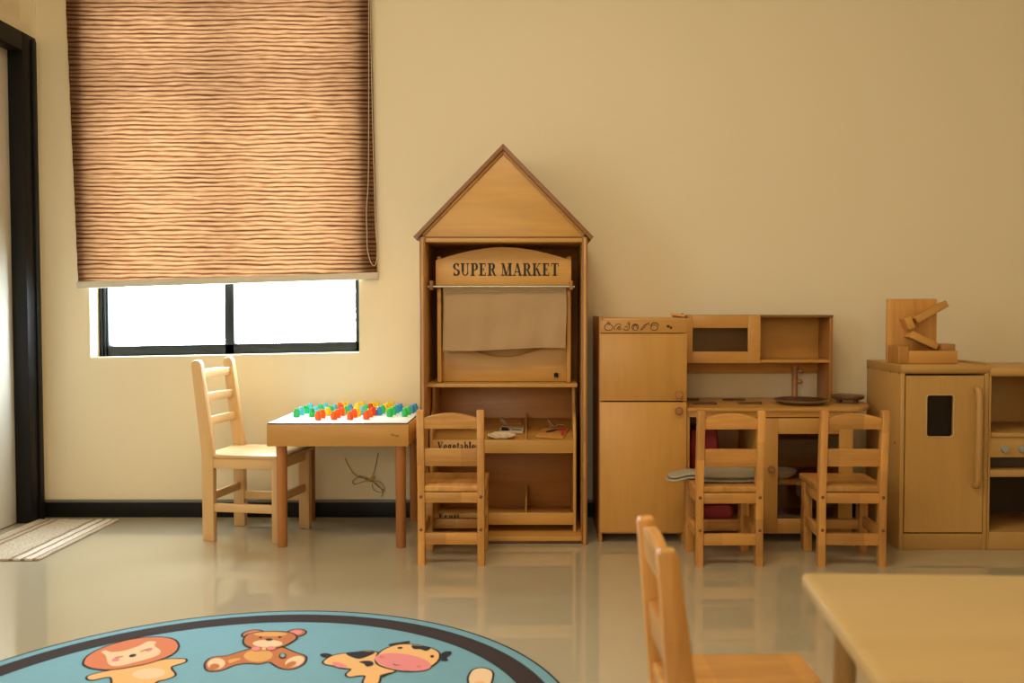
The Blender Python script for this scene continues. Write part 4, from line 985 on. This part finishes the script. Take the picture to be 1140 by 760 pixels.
m = MB(); m.box(wx0-.01, wx1+.01, y1+.0005, y1+.003, wz0_-.01, wz1_+.01, 0); pn = m.build('pane', plain('smoked_pane', (.016, .009, .005, 1), .4, spec=.2), dr); pn['label'] = 'small dark rounded window'
m = MB()
hp = catmull([(1.645, ry0-.002, .612), (1.6455, ry0-.022, .604), (1.644, ry0-.032, .54), (1.642, ry0-.036, .43), (1.643, ry0-.032, .32), (1.645, ry0-.022, .256), (1.645, ry0-.002, .248)], 6, closed=False)
m.tube(hp, .0125, 12); m.build('handle', CAB['z'], dr)
m = MB(); m.tube([(x, ry0-.0015, z) for x, z in rrect(wx0, wx1, wz0_, wz1_, .012)], .0028, 6, closed=True); m.build('window_rim', TTOP['x'], dr)
# oven unit beside it
ox0, ox1 = 1.6955, 2.16; otop = .690
t = thing('play_oven', 'pale wooden play oven unit with grey knobs at the right edge', 'play oven', ((ox0+ox1)/2, ry1, 0))
for x0, x1 in ((ox0, ox0+.008), (ox1-.016, ox1)):
    m = MB(); m.box(x0, x1, ry0, ry1, 0, otop-.03, .002); m.build('side_panel', CAB['z'], t)
m = MB(); P = [(ry1, .658), (ry0+.004, .658)]+[(ry0+.006-.012*math.sin(PI*k/6), .658+.016-.016*math.cos(PI*k/6)) for k in range(1, 6)]+[(ry0+.004, otop), (ry1, otop)]
m.prism(P, 'x', ox0, ox1, bev=.001); m.build('top_board', CAB['x'], t)
m = MB(); m.box(ox0+.008, ox1-.016, ry1-.01, ry1, .02, .658, .001); m.build('back_panel', CAB['z'], t)
m = MB(); m.box(ox0+.008, ox1-.016, ry0-.004, ry1-.01, .428, .446, .005); m.build('hob_shelf', CAB['x'], t)
m = MB(); m.box(ox0+.008, ox1-.016, ry0+.004, ry0+.018, .352, .427, .001); cp = m.build('control_panel', CAB['x'], t)
for k in range(5):
    m = MB(); m.lathe([(.0145, 0), (.0150, .004), (.0135, .016), (.012, .018), (0, .018)], (1.757+.066*k, ry0+.004, .384), axis='y', n=24); m.box(1.757+.066*k-.0025, 1.757+.066*k+.0025, ry0-.0165, ry0-.012, .374, .394, .001); m.build('knob', KNOBG, cp)
m = MB(); m.box(ox0+.008, ox1-.016, ry0+.002, ry1-.01, .277, .304, .004); m.build('oven_shelf', CAB['x'], t)
m = MB(); m.box(ox0+.0085, ox1-.0165, ry0+.05, ry1-.0105, .3045, .351, .001); m.box(ox0+.0085, ox0+.011, ry0+.03, ry1-.011, .069, .276, 0); m.box(ox0+.0085, ox1-.0165, ry1-.014, ry1-.0105, .069, .276, 0); m.build('painted_shade', OVEN_SHADE, t)  # dark sheets standing in for shade in the slot and lower interior
m = MB(); m.box(ox0+.008, ox1-.016, ry0+.002, ry0+.02, 0, .068, .003); m.box(ox0+.008, ox1-.016, ry0+.02, ry1-.01, .05, .068, .001); m.build('plinth', CAB['x'], t)

# marble run on top of the cabinet
bz = rtop+.0006
t = thing('marble_run', 'small wooden marble run toy standing on the play refrigerator', 'marble run', (1.48, 3.60, bz))
m = MB(); m.box(1.370, 1.566, 3.605, 3.620, bz, .952, .004); m.build('back_board', PINE['z'], t)
def bar(name, a, b, th, y0, y1, mat):
    m = MB(); a, b = Vector((a[0], 0, a[1])), Vector((b[0], 0, b[1])); d = b-a
    M = Matrix.Translation(((a.x+b.x)/2, (y0+y1)/2, (a.z+b.z)/2)) @ Matrix.Rotation(-math.atan2(d.z, d.x), 4, 'Y')
    L = d.length/2; w = (y1-y0)/2
    m.box(-L, L, -w, w, -th/2, th/2, .003, M=M)
    if name == 'ramp': m.box(-L, L, -w, -w+.006, th/2-.002, th/2+.007, .002, M=M)
    return m.build(name, mat, t)
bar('ramp', (1.463, .866), (1.582, .931), .021, 3.545, 3.606, MAPLE['x'])
bar('ramp', (1.438, .812), (1.545, .762), .020, 3.545, 3.606, MAPLE['x'])
bar('deflector', (1.429, .880), (1.447, .836), .029, 3.550, 3.606, MAPLE['z'])
bar('deflector', (1.451, .878), (1.462, .882), .014, 3.560, 3.606, MAPLE['z'])
m = MB()
m.box(1.344+.03, 1.389+.024, 3.500, 3.604, bz, .768, .003); m.build('tray_end', PINE['z'], t)
m = MB(); m.box(1.414, 1.602, 3.500, 3.514, bz, .752, .003); m.build('tray_front', MAPLE['x'], t)
m = MB(); m.box(1.414, 1.602, 3.514, 3.604, bz, bz+.010, .001); m.build('tray_floor', DARKPLY['x'], t)
m = MB(); m.box(1.552, 1.602, 3.520, 3.600, bz+.010, .777, .003); m.build('tray_block', CHERRY['x'], t)
for x, c, lb in ((1.440, REDP, 'red marble in the tray of the marble run'), (1.475, plain('dark_green_marble', (.03, .08, .04, 1), .15), 'dark green marble in the tray of the marble run')):
    m = MB(); m.ball((x, 3.56, bz+.0105+.013), .013); single('marble', m, c, lb, 'marble', (x, 3.56, bz+.0105))

# ================================================================== FOREGROUND TABLE
LEGTAN = tri('shaded_tan_leg', (0.36, 0.225, 0.08), contrast=0.1)  # leg colour darkened to stand in for shade against the window light
t = thing('child_table', 'cream laminate child table in the right foreground', 'table', (.80, 1.28, 0))
def rpoly(P, r, n=6):
    o = []
    m_ = len(P)
    for i in range(m_):
        p, a, b = Vector(P[i]), Vector(P[i-1]), Vector(P[(i+1) % m_]); u, w = (a-p).normalized(), (b-p).normalized()
        s_, e = p+u*r, p+w*r
        for k in range(n+1):
            q = k/n; o.append(tuple(s_*(1-q)**2+p*2*q*(1-q)+e*q*q))
    return o
ft = .48
c0 = floor_pt(891, 637, ft); c1 = floor_pt(1140, 640, ft); c2 = floor_pt(979, 758, ft)
dR = Vector((c1[0]-c0[0], c1[1]-c0[1])).normalized()
A = Vector(c0); B = Vector(c2); Wd = 1.0
m = MB(); m.prism(rpoly([tuple(A), tuple(A+dR*Wd), tuple(B+dR*Wd), tuple(B)], .018), 'z', ft-.022, ft, bev=.004)
m.build('tabletop', TTOP['x'], t)
for p in (A+dR*.055+Vector((0, -.055)), A+dR*(Wd-.07)+Vector((0, -.055)), B+dR*.07+Vector((0, .055)), B+dR*(Wd-.07)+Vector((0, .055))):
    m = MB(); m.lathe([(.0165, 0), (.0175, .004), (.0175, ft-.022)], (p.x, p.y, 0), n=24); m.build('leg', LEGTAN['z'], t)
m = MB(); m.hexa([(*(A+dR*.08+Vector((0, -.06))), ft-.05), (*(A+dR*(Wd-.08)+Vector((0, -.06))), ft-.05), (*(A+dR*(Wd-.08)+Vector((0, -.045))), ft-.05), (*(A+dR*.08+Vector((0, -.045))), ft-.05),
                  (*(A+dR*.08+Vector((0, -.06))), ft-.022), (*(A+dR*(Wd-.08)+Vector((0, -.06))), ft-.022), (*(A+dR*(Wd-.08)+Vector((0, -.045))), ft-.022), (*(A+dR*.08+Vector((0, -.045))), ft-.022)], .002); m.build('apron', TTOP['x'], t)

# ================================================================== LIGHT
def area(name, loc, rot, sx, sy, power, col):
    l = bpy.data.lights.new(name, 'AREA'); l.shape = 'RECTANGLE'; l.size = sx; l.size_y = sy; l.energy = power; l.color = col
    o = bpy.data.objects.new(name, l); COL.objects.link(o); o.location = loc; o.rotation_euler = [math.radians(a) for a in rot]; return o
w = bpy.data.worlds.new('sky'); SC.world = w; w.use_nodes = True
bg = w.node_tree.nodes['Background']; bg.inputs['Color'].default_value = (.72, .89, 1.0, 1); bg.inputs['Strength'].default_value = SKY
pt = area('window_portal', ((WX0+WX1)/2, 4.15, 1.5), (-90, 0, 0), 1.2, 1.65, 1, (1, 1, 1)); pt.data.cycles.is_portal = True
WARM = (1.0, .84, .57)
for nm, x, y, pw in CEILING_FILL: area(nm, (x, y, 2.88), (0, 0, 0), 1.2, .6, pw, WARM)  # unseen warm area lights added under the ceiling as fill
area('fill_light_left', (XL+.03, .9, 1.45), (0, -90, 0), 1.4, 1.2, LEFT_FILL, (.82, .93, 1.0))  # unseen cool fill added at the left wall, which has no window
area('fill_light_rear', (-1.0, YF+.05, 1.6), (90, 0, 0), 2.4, 1.5, REAR_FILL, (1.0, .84, .57))  # unseen warm fill added before the solid rear wall

# ================================================================== CAMERA
cam = bpy.data.cameras.new('camera'); co = bpy.data.objects.new('camera', cam); COL.objects.link(co)
cam.sensor_fit = 'HORIZONTAL'; cam.sensor_width = 36; cam.lens = 36*FPX/1140; cam.shift_x = -30/1140
cam.clip_start = .02; cam.clip_end = 100
cam.dof.use_dof = True; cam.dof.focus_distance = 3.55; cam.dof.aperture_fstop = 3.4
co.location = (0, 0, EYE); co.rotation_euler = (PI/2-PITCH, 0, 0)
SC.camera = co
vs = SC.view_settings; vs.view_transform = 'Standard'; vs.look = 'None'; vs.exposure = EXPO; vs.gamma = 1; vs.use_curve_mapping = False
SC.cycles.use_denoising = True
SC.cycles.max_bounces = 10; SC.cycles.diffuse_bounces = 6; SC.cycles.transparent_max_bounces = 12
SC.cycles.sample_clamp_indirect = 6; SC.cycles.caustics_reflective = False; SC.cycles.caustics_refractive = False
